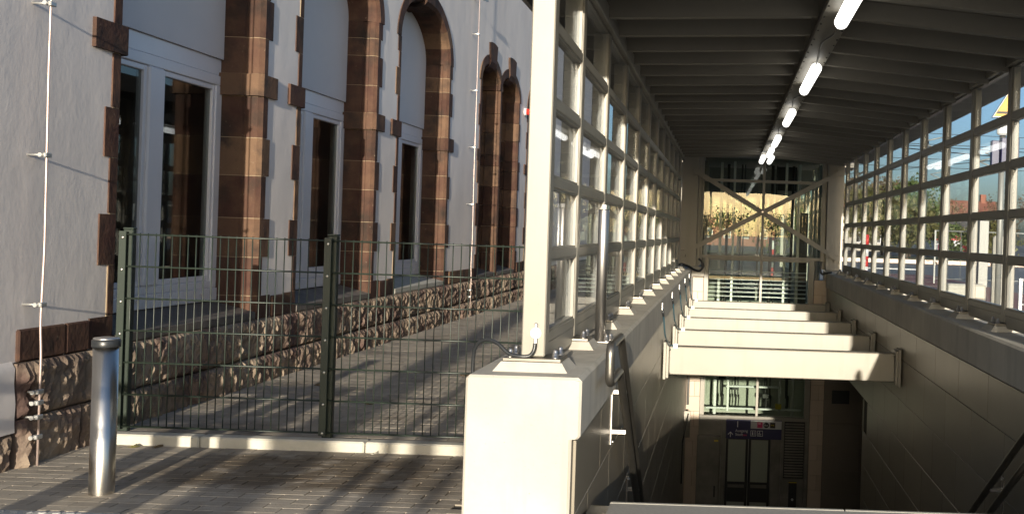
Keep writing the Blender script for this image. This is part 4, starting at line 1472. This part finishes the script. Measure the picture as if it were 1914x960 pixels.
def tree(x, y, h, r, mt, label, n=2600, leaf=.16, bare=.0, low=.25):
    t = thing('tree', label, 'tree', (x, y, 0), 'trees beyond the tracks')
    rg = random.Random(int(x * 31 + y * 17))
    tr = MB()
    tr.cyl((x, y, -.1), (x + .1, y, h * .55), h * .022, h * .012, 8)
    tips = []
    for k in range(16):
        a = rg.uniform(0, 6.28)
        z0 = h * rg.uniform(.18, .55)
        L_ = r * rg.uniform(.45, .95)
        e = Vector((x + L_ * math.cos(a), y + L_ * math.sin(a), z0 + h * rg.uniform(.12, .42)))
        tr.cyl((x + .05, y, z0), e, h * .009, h * .003, 5)
        tips.append(e)
        for q in range(4):
            e2 = e + Vector((rg.uniform(-1, 1), rg.uniform(-1, 1), rg.uniform(.1, 1))) * r * .35
            tr.cyl(e.lerp(Vector((x, y, z0)), .3), e2, h * .004, h * .0012, 4, False)
            tips.append(e2)
    obj('trunk', tr, 'bark', t)
    cl = []
    for k in range(34):
        a = rg.uniform(0, 6.28)
        u = rg.uniform(0, 1) ** .6
        z = h * rg.uniform(low, 1.0)
        prof = math.sin(math.pi * min(1, max(0.08, (z / h - low * .6) / (1.06 - low * .6)))) ** .7
        cl.append((Vector((x + r * u * prof * math.cos(a), y + r * u * prof * math.sin(a), z)), r * rg.uniform(.16, .34)))
    cl += [(e, r * .2) for e in tips[::2]]
    lf = MB()
    for k in range(int(n * (1 - bare))):
        c_, s_ = rg.choice(cl)
        p = c_ + Vector((rg.gauss(0, 1), rg.gauss(0, 1), rg.gauss(0, .8))) * s_ * .6
        if p.z < .15: continue
        nrm = Vector((rg.uniform(-1, 1), rg.uniform(-1, 1), rg.uniform(-.4, 1))).normalized()
        a = nrm.orthogonal().normalized()
        a.rotate(Matrix.Rotation(rg.uniform(0, 6.28), 3, nrm))
        b = nrm.cross(a)
        s1 = leaf * rg.uniform(.6, 1.3)
        lf.poly([p - a * s1, p - b * s1 * .55, p + a * s1, p + b * s1 * .55])
    obj('crown', lf, mt, t)


tree(15.2, 84, 6.2, 2.4, 'leaf_green', 'dense dark green tree behind the slim lattice mast')
tree(13.2, 74, 4.2, 2.0, 'leaf_yellow', 'yellow green bushy tree across the tracks behind the grey pole', 3000)
tree(11.0, 76, 5.0, 2.2, 'leaf_yellow', 'yellow autumn tree left of the grey pole', 3000)
tree(10.2, 82, 6.2, 2.6, 'leaf_brown', 'brown half bare tree above the yellow bushes', 2000, .14)
tree(13.8, 90, 6.6, 2.6, 'leaf_brown', 'tall brown tree in front of the cream house', 1800, .14)
tree(27.5, 100, 6.3, 2.4, 'leaf_brown', 'bare brown tree beside the brick house', 900, .12)
tree(22.0, 102, 5.6, 2.2, 'leaf_brown', 'thin bare tree before the brick house roof', 700, .12)
tree(17.8, 80, 2.6, 1.7, 'leaf_green', 'low green bush before the low white building', 1800, .13, low=.05)
tree(22.5, 84, 2.3, 1.6, 'leaf_yellow', 'low yellow bush at the right end of the white building', 1600, .13, low=.05)
tree(19.9, 78, 3.4, 1.5, 'leaf_yellow', 'slender yellow shrub behind the bar railing', 1600, .12, low=.05)
tree(24.0, 90, 3.6, 1.9, 'leaf_brown', 'reddish brown shrub right of the white building', 1600, .13, low=.05)
tree(6.8, 86, 4.4, 2.4, 'leaf_brown', 'brown tree near the far end of the glazing', 1800, .14)
tree(3.6, 72, 3.6, 2.0, 'leaf_green', 'low green shrub seen through the lift glass', 1800, .13, low=.05)
tree(.9, 78, 4.6, 2.2, 'leaf_green', 'green tree seen through the lift glass', 2000, .14)
tree(-2.0, 84, 5.0, 2.4, 'leaf_brown', 'brown tree behind the left lift column', 1800, .14)
tree(31.5, 92, 5.0, 2.4, 'leaf_brown', 'brown tree at the far right beyond the platform', 1600, .14)

for k, x in enumerate((-95, -60, -30, -4, 24, 55, 85)):  # added tree row out of view, gives the glass a skyline to reflect
    tree(x, -300 + 9 * (k % 3), 5.2 + .7 * (k % 2), 13.0, 'leaf_green' if k % 2 else 'leaf_brown', 'broad tree added on the far skyline behind the viewer for the glass reflections, number %s from the station side' % ['one', 'two', 'three', 'four', 'five', 'six', 'seven'][k], 1500, .5, low=.03)
# ================================================================== BEHIND THE CAMERA (unseen, added so their shadows cross the paving)
t = thing('railing', 'unseen low steel railing by the station wall behind the viewer, added for its shadow', 'railing', (-3.2, 2.0, 0))
for z in (.975, .775):
    obj('rail', MB().cyl((-3.86, 2.0, z), (-2.55, 2.0, z), .033, n=10), 'galvanised', t)
for x, w in ((-3.12, .085), (-2.70, .095)):
    obj('post', MB().box(x - w, x + w, 1.97, 2.03, -.05, 1.0), 'galvanised', t)  # posts made wide to throw broader shadow bands
for x, y, r, lab in ((-1.20, -3.2, .085, 'added grey post behind the viewer, casting a shadow band over the kerb'), (-1.95, -4.6, .12, 'thick grey post behind the viewer near the station wall, added for a shadow band'), (-1.53, -8.0, .11, 'far grey post behind the viewer, added to shade a fence post'), (-.75, -6.0, .05, 'slim grey post behind the viewer nearest the stairs, added for shadow streaks'), (-1.45, -2.6, .045, 'slim grey post behind the viewer between the thicker ones, added for shadow streaks'), (-2.05, -1.6, .04, 'thinnest grey post behind the viewer near the station wall, added for shadow streaks')):
    t = thing('shadow_post', lab, 'shadow post', (x, y, 0), 'added shadow posts behind the viewer')  # added posts out of view, there only to throw shadow bands
    obj('shaft', MB().cyl((x, y, -.05), (x, y, 4.2), r, r * .8, 14), 'pole_grey', t)
    obj('head', MB().lathe(x, y, [(r * .9, 4.201), (.2, 4.3), (.22, 4.42), (.05, 4.55)], 16), 'sign_grey', t)
